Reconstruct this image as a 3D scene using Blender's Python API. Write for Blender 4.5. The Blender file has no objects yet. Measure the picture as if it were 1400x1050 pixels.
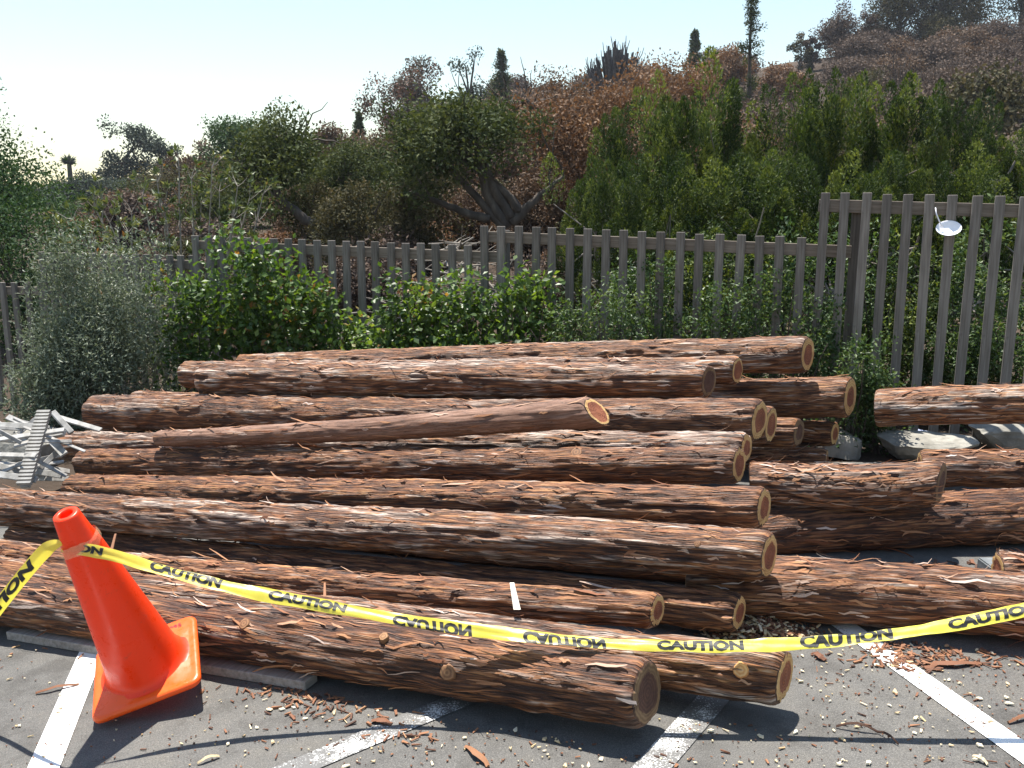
import bpy, bmesh, math
import numpy as np
from mathutils import Matrix, Vector
R_ = math.radians
S = bpy.context.scene
COL = S.collection

# ------------------------------------------------------------------ camera, sky, sun, exposure
FPX, HCAM = 1200.0, 1.6                       # focal length in pixels of a 1400 px wide frame, eye height
PITCH = math.atan(224 / 1200.0)
SUN_EL, SUN_AZ = 74.0, -20.0                  # azimuth measured from +Y towards +X
cam = bpy.data.cameras.new('camera'); camo = bpy.data.objects.new('camera', cam); COL.objects.link(camo)
cam.sensor_width = 36; cam.lens = 36 * FPX / 1400; cam.clip_start = 0.05; cam.clip_end = 2000
camo.location = (0, 0, HCAM); camo.rotation_euler = (math.pi / 2 - PITCH, 0, 0)
S.camera = camo
wd = bpy.data.worlds.new('World'); S.world = wd; wd.use_nodes = True
wn = wd.node_tree; bg = wn.nodes['Background']
sky = wn.nodes.new('ShaderNodeTexSky'); sky.sky_type = 'NISHITA'; sky.sun_disc = False
sky.sun_elevation = R_(SUN_EL); sky.sun_rotation = R_(SUN_AZ); sky.altitude = 100
sky.air_density = 1.6; sky.dust_density = 0.4; sky.ozone_density = 0.8
wn.links.new(sky.outputs[0], bg.inputs[0]); bg.inputs[1].default_value = 0.082
sl = bpy.data.lights.new('sun', 'SUN'); so = bpy.data.objects.new('sun', sl); COL.objects.link(so)
sl.energy = 5.0; sl.angle = R_(0.53); sl.color = (1, 0.95, 0.87)
e_, a_ = R_(SUN_EL), R_(SUN_AZ)
SD = Vector((math.cos(e_) * math.sin(a_), math.cos(e_) * math.cos(a_), math.sin(e_)))
so.rotation_euler = SD.to_track_quat('Z', 'Y').to_euler(); so.location = (0, 0, 30)
S.view_settings.view_transform = 'Standard'; S.view_settings.look = 'None'
S.view_settings.exposure = 1.15; S.view_settings.gamma = 1.0
S.cycles.use_denoising = True
S.cycles.max_bounces = 6; S.cycles.transparent_max_bounces = 8
S.cycles.sample_clamp_indirect = 6

# ------------------------------------------------------------------ helpers
CP, SP = math.cos(PITCH), math.sin(PITCH)
def slope(v):                                  # dz/dY of the sight line through picture row v
    dv = v - 525; return (-FPX * SP - dv * CP) / (FPX * CP - dv * SP)
def at(u, v, Y):                               # point at distance Y seen at picture position (u, v)
    dv = v - 525; d = np.array([u - 700.0, FPX * CP - dv * SP, -FPX * SP - dv * CP])
    return np.array([0, 0, HCAM]) + d * (Y / d[1])
def lotz(X, Y):                                # the lot falls away to the left
    e = 0.934 * np.asarray(X, float) - 0.358 * (np.asarray(Y, float) - 2.6)
    return np.maximum(0.07 * 0.5 * (e - np.sqrt(e * e + 0.16)), -0.9)
def gnd(u, v):                                 # where the sight line meets the lot
    dv = v - 525; d = np.array([u - 700.0, FPX * CP - dv * SP, -FPX * SP - dv * CP]); z = 0.0
    for _ in range(12):
        P = np.array([0, 0, HCAM]) + d * ((z - HCAM) / d[2]); z = float(lotz(P[0], P[1]))
    return P
def ss(x, a, b):
    t = np.clip((x - a) / (b - a), 0, 1); return t * t * (3 - 2 * t)
def nrm(v):
    v = np.asarray(v, float); return v / (np.linalg.norm(v, axis=-1, keepdims=True) + 1e-12)
def mesh_np(name, V, F, attrs=None, smooth=False):
    """F: int array (n,k) or list of such arrays"""
    me = bpy.data.meshes.new(name)
    V = np.asarray(V, np.float32)
    Fs = F if isinstance(F, list) else [F]
    Fs = [np.asarray(f, np.int32) for f in Fs if len(f)]
    me.vertices.add(len(V)); me.vertices.foreach_set('co', V.ravel())
    nl = sum(f.size for f in Fs); npol = sum(len(f) for f in Fs)
    me.loops.add(nl); me.loops.foreach_set('vertex_index', np.concatenate([f.ravel() for f in Fs]))
    me.polygons.add(npol)
    tot = np.concatenate([np.full(len(f), f.shape[1], np.int32) for f in Fs])
    st = np.concatenate([[0], np.cumsum(tot)[:-1]]).astype(np.int32)
    me.polygons.foreach_set('loop_start', st)
    me.polygons.foreach_set('use_smooth', np.full(npol, smooth, bool))
    for k, a in (attrs or {}).items():
        a = np.asarray(a, np.float32)
        if a.ndim == 2: at_ = me.attributes.new(k, 'FLOAT_VECTOR', 'POINT'); at_.data.foreach_set('vector', a.ravel())
        else: at_ = me.attributes.new(k, 'FLOAT', 'POINT'); at_.data.foreach_set('value', a.ravel())
    me.update(calc_edges=True); me.validate()
    return me
def link(name, me, mat=None, parent=None, loc=None):
    o = bpy.data.objects.new(name, me); COL.objects.link(o)
    if mat is not None and me is not None and not me.materials: me.materials.append(mat)
    if parent is not None: o.parent = parent
    if loc is not None: o.location = loc
    return o
def tag(o, label=None, cat=None, group=None, kind=None):
    if label: o['label'] = label
    if cat: o['category'] = cat
    if group: o['group'] = group
    if kind: o['kind'] = kind
    return o
def thing(name, loc, label, cat, group=None):
    o = bpy.data.objects.new(name, None); COL.objects.link(o); o.empty_display_size = 0.1
    o.location = [float(c) for c in loc]
    return tag(o, label, cat, group)
def copy_tree(o, parent=None):
    c = o.copy(); COL.objects.link(c)
    if parent is not None: c.parent = parent
    for ch in list(o.children): copy_tree(ch, c)
    return c
class Bag:                                     # collects verts/faces (+ one value per vertex)
    def __init__(s): s.V = []; s.Q = []; s.T = []; s.A = []; s.n = 0
    def add(s, V, Q=None, T=None, a=0.0):
        V = np.asarray(V, float)
        if Q is not None and len(Q): s.Q.append(np.asarray(Q) + s.n)
        if T is not None and len(T): s.T.append(np.asarray(T) + s.n)
        s.V.append(V); s.A.append(np.broadcast_to(np.asarray(a, float), (len(V),))); s.n += len(V)
    def mesh(s, name, smooth=False, attr='rnd', off=(0, 0, 0)):
        F = []
        if s.Q: F.append(np.concatenate(s.Q))
        if s.T: F.append(np.concatenate(s.T))
        return mesh_np(name, np.concatenate(s.V) - np.asarray(off, float), F, {attr: np.concatenate(s.A)}, smooth)
def frame(d, up=(0, 0, 1)):
    d = nrm(d); up = np.asarray(up, float)
    if abs(d @ up) > 0.97: up = np.array([1.0, 0, 0])
    x = nrm(np.cross(up, d)); y = np.cross(d, x); return x, y, d
BOXQ = np.array([[0, 3, 2, 1], [4, 5, 6, 7], [0, 1, 5, 4], [1, 2, 6, 5], [2, 3, 7, 6], [3, 0, 4, 7]])
def boxv(c, hx, hy, hz, ax=None):
    L = np.array([[-1, -1, -1], [1, -1, -1], [1, 1, -1], [-1, 1, -1], [-1, -1, 1], [1, -1, 1], [1, 1, 1], [-1, 1, 1]], float) * [hx, hy, hz]
    if ax is not None: L = L @ np.asarray(ax)
    return L + np.asarray(c, float)
def bevel_box(name, hx, hy, hz, bev=0.004, seg=2):
    bm = bmesh.new(); bmesh.ops.create_cube(bm, size=2)
    bmesh.ops.scale(bm, vec=(hx, hy, hz), verts=bm.verts)
    bmesh.ops.bevel(bm, geom=bm.edges[:] + bm.verts[:], offset=bev, segments=seg, affect='EDGES')
    me = bpy.data.meshes.new(name); bm.to_mesh(me); bm.free(); return me
def tube_np(P, R, n=6, cap=True):
    P = np.asarray(P, float); R = np.asarray(R, float); m = len(P)
    T = nrm(np.gradient(P, axis=0)); th = np.arange(n) * 2 * np.pi / n
    V = []; x, y, _ = frame(T[0])
    for i in range(m):
        x = nrm(x - T[i] * (x @ T[i])); y = np.cross(T[i], x)
        V.append(P[i] + R[i] * (np.cos(th)[:, None] * x + np.sin(th)[:, None] * y))
    V = np.concatenate(V); i = np.arange(n); j = (i + 1) % n; Q = []
    for k in range(m - 1): Q.append(np.stack([k * n + i, k * n + j, (k + 1) * n + j, (k + 1) * n + i], 1))
    Q = np.concatenate(Q); Tn = None
    if cap:
        V = np.concatenate([V, P[:1], P[-1:]]); a, b = m * n, m * n + 1
        Tn = np.concatenate([np.stack([j, i, np.full(n, a)], 1), np.stack([(m - 1) * n + i, (m - 1) * n + j, np.full(n, b)], 1)])
    return V, Q, Tn

# ------------------------------------------------------------------ materials
def new_mat(name):
    m = bpy.data.materials.new(name); m.use_nodes = True; nt = m.node_tree
    return m, nt, nt.nodes['Principled BSDF']
def N(nt, typ, **kw):
    n = nt.nodes.new(typ)
    for k, v in kw.items(): setattr(n, k, v)
    return n
def noise(nt, scale, detail=4, rough=0.55, mapping=None, coord='Object', dist=0.0):
    tc = N(nt, 'ShaderNodeTexCoord'); mp = N(nt, 'ShaderNodeMapping'); nz = N(nt, 'ShaderNodeTexNoise')
    nt.links.new(tc.outputs[coord], mp.inputs[0]); nt.links.new(mp.outputs[0], nz.inputs['Vector'])
    mp.inputs['Scale'].default_value = mapping or (1, 1, 1)
    nz.inputs['Scale'].default_value = scale; nz.inputs['Detail'].default_value = detail
    nz.inputs['Roughness'].default_value = rough; nz.inputs['Distortion'].default_value = dist
    return nz.outputs['Fac']
def ramp(nt, fac, stops, interp='LINEAR'):
    r = N(nt, 'ShaderNodeValToRGB'); r.color_ramp.interpolation = interp
    el = r.color_ramp.elements
    while len(el) < len(stops): el.new(0.5)
    for e, (p, c) in zip(el, stops): e.position = p; e.color = (*c, 1) if len(c) == 3 else c
    nt.links.new(fac, r.inputs[0]); return r.outputs[0]
def mix(nt, fac, a, b, mode='MIX'):
    m = N(nt, 'ShaderNodeMix', data_type='RGBA', blend_type=mode)
    for sock, v in ((0, fac), (6, a), (7, b)):
        if isinstance(v, (int, float)): m.inputs[sock].default_value = v
        elif isinstance(v, tuple): m.inputs[sock].default_value = (*v, 1)
        else: nt.links.new(v, m.inputs[sock])
    return m.outputs[2]
def math_(nt, op, a, b=0.0, clamp=False):
    m = N(nt, 'ShaderNodeMath', operation=op); m.use_clamp = clamp
    for i, v in enumerate((a, b)):
        if isinstance(v, (int, float)): m.inputs[i].default_value = v
        else: nt.links.new(v, m.inputs[i])
    return m.outputs[0]
def attr(nt, name):
    a = N(nt, 'ShaderNodeAttribute'); a.attribute_name = name; return a.outputs['Fac']
def bump(nt, bs, h, strength=0.4, dist=0.01):
    b = N(nt, 'ShaderNodeBump'); b.inputs['Strength'].default_value = strength; b.inputs['Distance'].default_value = dist
    nt.links.new(h, b.inputs['Height']); nt.links.new(b.outputs[0], bs.inputs['Normal'])
def plain(name, stops, scale=8, rough=0.8, mapping=None, bmp=0.3, bdist=0.004, detail=5, spec=0.3):
    m, nt, bs = new_mat(name)
    f = noise(nt, scale, detail, 0.6, mapping)
    nt.links.new(ramp(nt, f, stops), bs.inputs['Base Color'])
    bs.inputs['Roughness'].default_value = rough; bs.inputs['Specular IOR Level'].default_value = spec
    if bmp: bump(nt, bs, f, bmp, bdist)
    return m
def leaf_mat(name, stops, trans=0.35, rough=0.5, spec=0.35, tint=(1.15, 1.1, 0.5)):
    m, nt, bs = new_mat(name); out = nt.nodes['Material Output']
    c = ramp(nt, attr(nt, 'rnd'), stops)
    nt.links.new(c, bs.inputs['Base Color']); bs.inputs['Roughness'].default_value = rough
    bs.inputs['Specular IOR Level'].default_value = spec
    tr = N(nt, 'ShaderNodeBsdfTranslucent'); nt.links.new(mix(nt, 1.0, c, tint, 'MULTIPLY'), tr.inputs[0])
    ms = N(nt, 'ShaderNodeMixShader'); ms.inputs[0].default_value = trans
    nt.links.new(bs.outputs[0], ms.inputs[1]); nt.links.new(tr.outputs[0], ms.inputs[2]); nt.links.new(ms.outputs[0], out.inputs[0])
    return m
M = {}
def vnoise_attr(nt, scale3, detail=5, rough=0.6, dist=0.0, name='lp'):
    a = N(nt, 'ShaderNodeAttribute'); a.attribute_name = name; mp = N(nt, 'ShaderNodeMapping'); nz = N(nt, 'ShaderNodeTexNoise')
    nt.links.new(a.outputs['Vector'], mp.inputs[0]); nt.links.new(mp.outputs[0], nz.inputs['Vector']); mp.inputs['Scale'].default_value = scale3
    nz.inputs['Scale'].default_value = 1; nz.inputs['Detail'].default_value = detail; nz.inputs['Roughness'].default_value = rough; nz.inputs['Distortion'].default_value = dist
    return nz.outputs['Fac']
def bark_mat():
    m, nt, bs = new_mat('redwood_bark')
    h, g = attr(nt, 'h'), attr(nt, 'g')
    fib = vnoise_attr(nt, (7, 115, 115), 4, 0.60, 0.15)          # fine fibres along the trunk
    pla = vnoise_attr(nt, (4.5, 62, 62), 4, 0.60, 0.2)              # flakes and plates
    crk = vnoise_attr(nt, (3.2, 58, 58), 3, 0.55, 0.35)           # long cracks between strips
    big = vnoise_attr(nt, (1.3, 8, 8), 2, 0.5)
    t = math_(nt, 'ADD', math_(nt, 'MULTIPLY', h, 0.34), math_(nt, 'SUBTRACT', math_(nt, 'MULTIPLY', fib, 1.15), 0.20))
    red = ramp(nt, t, [(0.26, (0.016, 0.006, 0.004)), (0.44, (0.100, 0.036, 0.014)), (0.62, (0.245, 0.096, 0.034)), (0.84, (0.46, 0.235, 0.095))])
    grey = ramp(nt, t, [(0.26, (0.020, 0.011, 0.008)), (0.44, (0.100, 0.055, 0.037)), (0.62, (0.275, 0.18, 0.133)), (0.84, (0.60, 0.50, 0.42))])
    k = math_(nt, 'ADD', math_(nt, 'MULTIPLY', math_(nt, 'SUBTRACT', pla, 0.5), 2.0), math_(nt, 'MULTIPLY', math_(nt, 'SUBTRACT', big, 0.5), 1.0))
    k = math_(nt, 'ADD', k, math_(nt, 'ADD', g, math_(nt, 'MULTIPLY', math_(nt, 'SUBTRACT', h, 0.55), 0.9)))
    k = ramp(nt, k, [(0.44, (0, 0, 0)), (0.66, (1, 1, 1))])
    c = mix(nt, k, red, grey)
    ck = ramp(nt, math_(nt, 'ABSOLUTE', math_(nt, 'SUBTRACT', crk, 0.5)), [(0.0, (1, 1, 1)), (0.055, (0, 0, 0))])
    c = mix(nt, math_(nt, 'MULTIPLY', ck, 0.92), c, (0.028, 0.013, 0.009))
    nt.links.new(c, bs.inputs['Base Color'])
    bs.inputs['Roughness'].default_value = 0.62; bs.inputs['Specular IOR Level'].default_value = 0.45
    hh = math_(nt, 'SUBTRACT', math_(nt, 'ADD', fib, math_(nt, 'MULTIPLY', pla, 0.8)), math_(nt, 'MULTIPLY', ck, 0.5))
    bump(nt, bs, hh, 0.9, 0.012)
    return m
M['bark'] = bark_mat()
def smooth_bark():
    m, nt, bs = new_mat('smooth_pinkish_bark'); fib = vnoise_attr(nt, (7, 130, 130), 5, 0.6, 0.4); big = vnoise_attr(nt, (2.5, 14, 14), 3, 0.6)
    c = ramp(nt, math_(nt, 'ADD', math_(nt, 'MULTIPLY', fib, 0.6), math_(nt, 'MULTIPLY', big, 0.4)), [(0.30, (0.05, 0.022, 0.014)), (0.48, (0.185, 0.092, 0.056)), (0.66, (0.34, 0.205, 0.145))])
    crk = vnoise_attr(nt, (6, 60, 60), 3, 0.55, 1.0); ck = ramp(nt, math_(nt, 'ABSOLUTE', math_(nt, 'SUBTRACT', crk, 0.5)), [(0.0, (1, 1, 1)), (0.03, (0, 0, 0))]); c = mix(nt, math_(nt, 'MULTIPLY', ck, 0.7), c, (0.03, 0.015, 0.01))
    nt.links.new(c, bs.inputs['Base Color']); bs.inputs['Roughness'].default_value = 0.75; bump(nt, bs, fib, 0.4, 0.006); return m
M['smooth'] = smooth_bark()
def strip_mat():
    m, nt, bs = new_mat('bark_strip')
    c = ramp(nt, attr(nt, 'rnd'), [(0.0, (0.07, 0.03, 0.018)), (0.35, (0.22, 0.085, 0.04)), (0.7, (0.36, 0.18, 0.09)), (1.0, (0.52, 0.42, 0.36))])
    nt.links.new(c, bs.inputs['Base Color']); bs.inputs['Roughness'].default_value = 0.75; bs.inputs['Specular IOR Level'].default_value = 0.3
    bump(nt, bs, noise(nt, 1, 4, 0.6, (20, 200, 200)), 0.5, 0.004); return m
M['strip'] = strip_mat()
def cut_mat(name, stops, k=46.0):
    m, nt, bs = new_mat(name)
    rad = attr(nt, 'rad'); nz = noise(nt, 14, 4)
    w = math_(nt, 'SINE', math_(nt, 'ADD', math_(nt, 'MULTIPLY', rad, k), math_(nt, 'MULTIPLY', nz, 7.0)))
    f = math_(nt, 'ADD', math_(nt, 'MULTIPLY', w, 0.16), math_(nt, 'ADD', math_(nt, 'MULTIPLY', nz, 0.9), 0.05))
    c = ramp(nt, f, stops)
    c = mix(nt, ramp(nt, math_(nt, 'ADD', rad, math_(nt, 'MULTIPLY', math_(nt, 'SUBTRACT', noise(nt, 40, 3), 0.5), 0.10)), [(0.925, (0, 0, 0)), (0.955, (1, 1, 1))]), c, (0.085, 0.042, 0.024))
    c = mix(nt, ramp(nt, noise(nt, 9, 5, 0.7), [(0.36, (0.55, 0.55, 0.55)), (0.52, (0, 0, 0))]), c, mix(nt, 1.0, c, (0.55, 0.47, 0.42), 'MULTIPLY'))
    nt.links.new(c, bs.inputs['Base Color']); bs.inputs['Roughness'].default_value = 0.75
    bump(nt, bs, noise(nt, 60, 3, 0.6, (1, 1, 0.3)), 0.4, 0.004); return m
M['sap'] = cut_mat('sapwood', [(0.2, (0.36, 0.19, 0.065)), (0.55, (0.56, 0.34, 0.13)), (0.85, (0.66, 0.46, 0.21))])
M['heart'] = cut_mat('heartwood', [(0.2, (0.11, 0.032, 0.015)), (0.55, (0.24, 0.072, 0.030)), (0.85, (0.34, 0.125, 0.055))])
M['knotwood'] = cut_mat('dull_knot_wood', [(0.2, (0.10, 0.045, 0.022)), (0.55, (0.24, 0.115, 0.05)), (0.85, (0.36, 0.20, 0.09))], 26)
M['darksap'] = cut_mat('dark_sapwood', [(0.2, (0.11, 0.060, 0.028)), (0.55, (0.20, 0.118, 0.055)), (0.85, (0.28, 0.18, 0.09))])
M['darkheart'] = cut_mat('dark_heartwood', [(0.2, (0.045, 0.018, 0.012)), (0.55, (0.085, 0.036, 0.022)), (0.85, (0.13, 0.06, 0.035))])
M['stub'] = cut_mat('branch_stub_wood', [(0.2, (0.42, 0.17, 0.05)), (0.55, (0.60, 0.30, 0.11)), (0.85, (0.70, 0.45, 0.20))], 26)
def asphalt_mat():
    m, nt, bs = new_mat('asphalt')
    fine = noise(nt, 260, 3, 0.7); mid = noise(nt, 1.4, 5, 0.62); v = N(nt, 'ShaderNodeTexVoronoi'); v.inputs['Scale'].default_value = 80
    tc = N(nt, 'ShaderNodeTexCoord'); nt.links.new(tc.outputs['Object'], v.inputs['Vector'])
    c = ramp(nt, fine, [(0.30, (0.060, 0.059, 0.057)), (0.55, (0.118, 0.115, 0.110)), (0.74, (0.22, 0.212, 0.198))])
    c = mix(nt, 0.55, c, ramp(nt, mid, [(0.3, (0.75, 0.74, 0.72)), (0.7, (1.15, 1.12, 1.07))]), 'MULTIPLY')
    st = ramp(nt, v.outputs['Distance'], [(0.0, (1, 1, 1)), (0.13, (0, 0, 0))])
    c = mix(nt, math_(nt, 'MULTIPLY', st, 0.45), c, (0.30, 0.27, 0.22))
    c = mix(nt, 0.8, c, ramp(nt, noise(nt, 4.5, 5, 0.65), [(0.36, (0.66, 0.65, 0.64)), (0.5, (1, 1, 1)), (0.70, (1.16, 1.12, 1.05))]), 'MULTIPLY')
    nt.links.new(c, bs.inputs['Base Color']); bs.inputs['Roughness'].default_value = 0.85; bs.inputs['Specular IOR Level'].default_value = 0.25
    bump(nt, bs, fine, 0.5, 0.003); return m
M['asphalt'] = asphalt_mat()
def paint_mat():
    m, nt, bs = new_mat('worn_road_paint')
    a = noise(nt, 150, 4, 0.75); b = noise(nt, 9, 3, 0.6); w = attr(nt, 'rnd')
    k = math_(nt, 'ADD', math_(nt, 'ADD', math_(nt, 'MULTIPLY', a, 0.75), math_(nt, 'MULTIPLY', b, 0.45)), math_(nt, 'MULTIPLY', w, -0.34))
    k = ramp(nt, k, [(0.38, (0, 0, 0)), (0.46, (1, 1, 1))])
    nt.links.new(mix(nt, k, (0.115, 0.112, 0.107), (0.74, 0.74, 0.72)), bs.inputs['Base Color']); bs.inputs['Roughness'].default_value = 0.7
    bump(nt, bs, a, 0.3, 0.003); return m
M['paint'] = paint_mat()
def plastic(name, col, trans, rough=0.32, tcol=None, dirt=0.35):
    m, nt, bs = new_mat(name); out = nt.nodes['Material Output']
    n1 = noise(nt, 7, 5, 0.6); sc_ = noise(nt, 24, 6, 0.72)
    nt.links.new(ramp(nt, sc_, [(0.35, (rough * 0.8,) * 3), (0.75, (min(1, rough * 2.0),) * 3)]), bs.inputs['Roughness']); bump(nt, bs, noise(nt, 40, 4, 0.6), 0.12, 0.004)
    c = mix(nt, ramp(nt, n1, [(0.35, (0, 0, 0)), (0.8, (0.25, 0.25, 0.25))]), col, tuple(x * 0.72 for x in col))
    c = mix(nt, ramp(nt, sc_, [(0.60, (0, 0, 0)), (0.72, (dirt, dirt, dirt))]), c, (0.16, 0.09, 0.06))
    nt.links.new(c, bs.inputs['Base Color']); bs.inputs['Specular IOR Level'].default_value = 0.5
    tr = N(nt, 'ShaderNodeBsdfTranslucent'); tr.inputs[0].default_value = (*(tcol or col), 1)
    ms = N(nt, 'ShaderNodeMixShader'); ms.inputs[0].default_value = trans
    nt.links.new(bs.outputs[0], ms.inputs[1]); nt.links.new(tr.outputs[0], ms.inputs[2]); nt.links.new(ms.outputs[0], out.inputs[0]); return m
M['cone'] = plastic('orange_cone_plastic', (0.92, 0.052, 0.004), 0.20, 0.28, (0.95, 0.04, 0.004))
M['tape'] = plastic('yellow_tape', (0.88, 0.78, 0.09), 0.42, 0.30, (0.9, 0.80, 0.08), 0.12); M['tape'].node_tree.nodes['Principled BSDF'].inputs['Specular IOR Level'].default_value = 0.9
M['ink'] = plain('black_ink', [(0.3, (0.012, 0.012, 0.012)), (0.7, (0.03, 0.03, 0.03))], rough=0.45, bmp=0)
M['redink'] = plain('dark_red_ink', [(0.3, (0.16, 0.01, 0.02)), (0.7, (0.22, 0.02, 0.03))], rough=0.6, bmp=0)
def clear_mat():
    m, nt, bs = new_mat('clear_tape_wrap'); bs.inputs['Base Color'].default_value = (0.85, 0.62, 0.35, 1); bs.inputs['Roughness'].default_value = 0.15
    bs.inputs['Alpha'].default_value = 0.28; bump(nt, bs, noise(nt, 60, 4), 0.8, 0.004); return m
M['clear'] = clear_mat()
M['fence'] = plain('weathered_fence_wood', [(0.25, (0.088, 0.077, 0.066)), (0.5, (0.165, 0.148, 0.129)), (0.75, (0.245, 0.224, 0.198))], 1, 0.85, (60, 60, 3), 0.35, 0.003)
M['railwood'] = plain('weathered_rail_wood', [(0.25, (0.105, 0.087, 0.068)), (0.5, (0.19, 0.16, 0.128)), (0.75, (0.27, 0.232, 0.19))], 1, 0.85, (4, 60, 60), 0.35, 0.003)
for _k in ('fence',):
    _nt = M[_k].node_tree; _bs = _nt.nodes['Principled BSDF']; _l = _bs.inputs['Base Color'].links[0].from_socket; _oi = N(_nt, 'ShaderNodeObjectInfo')
    _c = mix(_nt, 1.0, _l, ramp(_nt, _oi.outputs['Random'], [(0, (0.74, 0.73, 0.72)), (0.5, (1, 1, 1)), (1, (1.25, 1.25, 1.24))]), 'MULTIPLY')
    _nt.links.new(mix(_nt, ramp(_nt, noise(_nt, 5, 4, 0.6), [(0.60, (0, 0, 0)), (0.68, (0.6, 0.6, 0.6))]), _c, (0.05, 0.042, 0.035)), _bs.inputs['Base Color'])
M['whitewood'] = plain('chalky_white_wood', [(0.25, (0.15, 0.143, 0.13)), (0.5, (0.32, 0.31, 0.29)), (0.75, (0.50, 0.49, 0.47))], 14, 0.8, None, 0.3)
M['slatwood'] = plain('weathered_pale_slat', [(0.25, (0.13, 0.12, 0.11)), (0.5, (0.29, 0.28, 0.265)), (0.75, (0.46, 0.45, 0.43))], 18, 0.85, None, 0.3)
M['greywood'] = plain('grey_timber', [(0.25, (0.16, 0.14, 0.12)), (0.5, (0.28, 0.255, 0.23)), (0.75, (0.38, 0.35, 0.32))], 1, 0.85, (8, 60, 60), 0.3)
M['stone'] = plain('pale_boulder_stone', [(0.25, (0.12, 0.113, 0.098)), (0.5, (0.25, 0.237, 0.205)), (0.75, (0.40, 0.38, 0.335))], 6, 0.9, None, 0.7, 0.03, 8)
M['concrete'] = plain('blue_grey_concrete', [(0.3, (0.10, 0.11, 0.115)), (0.7, (0.19, 0.20, 0.205))], 20, 0.9)
M['soil'] = plain('dry_soil', [(0.3, (0.07, 0.052, 0.038)), (0.5, (0.135, 0.103, 0.075)), (0.72, (0.23, 0.18, 0.13))], 2.2, 0.95, None, 0.6, 0.05, 8)
def hill_mat():
    m, nt, bs = new_mat('dry_hillside')
    a = noise(nt, 0.10, 6, 0.62); b = noise(nt, 1.3, 6, 0.7)
    c = ramp(nt, a, [(0.35, (0.035, 0.027, 0.022)), (0.52, (0.065, 0.05, 0.04)), (0.72, (0.14, 0.112, 0.088))])
    c = mix(nt, 0.65, c, ramp(nt, b, [(0.3, (0.45, 0.42, 0.38)), (0.7, (1.25, 1.2, 1.1))]), 'MULTIPLY')
    nt.links.new(c, bs.inputs['Base Color']); bs.inputs['Roughness'].default_value = 1.0; bs.inputs['Specular IOR Level'].default_value = 0.1
    bump(nt, bs, b, 0.7, 0.25); return m
M['hill'] = hill_mat()
M['trunk'] = plain('dark_tree_bark', [(0.3, (0.035, 0.028, 0.023)), (0.55, (0.085, 0.07, 0.058)), (0.8, (0.17, 0.145, 0.12))], 5, 0.9, (1, 1, 0.4), 0.6, 0.02)
M['greytrunk'] = plain('grey_branch_bark', [(0.3, (0.12, 0.105, 0.09)), (0.55, (0.22, 0.195, 0.165)), (0.8, (0.33, 0.295, 0.25))], 5, 0.9, (1, 1, 0.4), 0.5, 0.02)
M['paletwig'] = plain('pale_stem', [(0.3, (0.17, 0.15, 0.125)), (0.7, (0.33, 0.30, 0.255))], 12, 0.8)
M['chip'] = None
def attr_mat(name, stops, rough=0.8):
    m, nt, bs = new_mat(name); nt.links.new(ramp(nt, attr(nt, 'rnd'), stops), bs.inputs['Base Color'])
    bs.inputs['Roughness'].default_value = rough; bump(nt, bs, noise(nt, 120, 3), 0.4, 0.003); return m
M['chip'] = attr_mat('wood_chip', [(0.0, (0.42, 0.26, 0.12)), (0.4, (0.60, 0.47, 0.28)), (1.0, (0.72, 0.64, 0.48))])
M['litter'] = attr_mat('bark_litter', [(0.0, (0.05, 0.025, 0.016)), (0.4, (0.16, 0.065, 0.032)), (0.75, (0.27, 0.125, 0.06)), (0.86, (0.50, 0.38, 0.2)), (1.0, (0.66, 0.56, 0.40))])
G = lambda *a: leaf_mat(*a)
M['rose'] = leaf_mat('rose_leaf', [(0.0, (0.026, 0.055, 0.014)), (0.5, (0.066, 0.125, 0.026)), (0.9, (0.14, 0.215, 0.042)), (1.0, (0.26, 0.13, 0.05))], 0.42, 0.40, 0.4, (1.3, 1.25, 0.4))
M['hedge'] = leaf_mat('hedge_leaf', [(0.0, (0.030, 0.062, 0.017)), (0.5, (0.075, 0.135, 0.030)), (0.92, (0.16, 0.235, 0.052)), (1.0, (0.28, 0.16, 0.06))], 0.44, 0.42, 0.4, (1.3, 1.25, 0.4))
M['silver'] = leaf_mat('grey_green_leaf', [(0.0, (0.065, 0.088, 0.055)), (0.5, (0.15, 0.18, 0.12)), (1.0, (0.29, 0.32, 0.23))], 0.28, 0.5, 0.35, (1, 1.05, 0.75))
M['magnolia'] = leaf_mat('glossy_sparse_leaf', [(0.0, (0.04, 0.06, 0.02)), (0.6, (0.11, 0.14, 0.05)), (0.9, (0.22, 0.23, 0.12)), (1.0, (0.26, 0.12, 0.04))], 0.3, 0.42, 0.4)
M['ivy'] = leaf_mat('small_shrub_leaf', [(0.0, (0.026, 0.055, 0.018)), (0.5, (0.062, 0.110, 0.035)), (1.0, (0.15, 0.20, 0.075))], 0.36, 0.45, 0.25)
M['juniper'] = leaf_mat('juniper_leaf', [(0.0, (0.018, 0.034, 0.011)), (0.5, (0.052, 0.084, 0.021)), (1.0, (0.19, 0.225, 0.052))], 0.28, 0.6, 0.2, (1.25, 1.2, 0.45))
M['oak'] = leaf_mat('oak_leaf', [(0.0, (0.024, 0.036, 0.015)), (0.5, (0.056, 0.074, 0.028)), (1.0, (0.115, 0.130, 0.052))], 0.25, 0.75, 0.12)
M['olive'] = leaf_mat('olive_brown_leaf', [(0.0, (0.035, 0.036, 0.020)), (0.5, (0.075, 0.072, 0.038)), (1.0, (0.14, 0.115, 0.065))], 0.22, 0.75, 0.1, (1.1, 1, 0.6))
M['brown'] = leaf_mat('scorched_brown_leaf', [(0.0, (0.055, 0.038, 0.027)), (0.5, (0.125, 0.085, 0.058)), (1.0, (0.23, 0.16, 0.105))], 0.2, 0.7, 0.15, (1.1, 0.9, 0.7))
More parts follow.
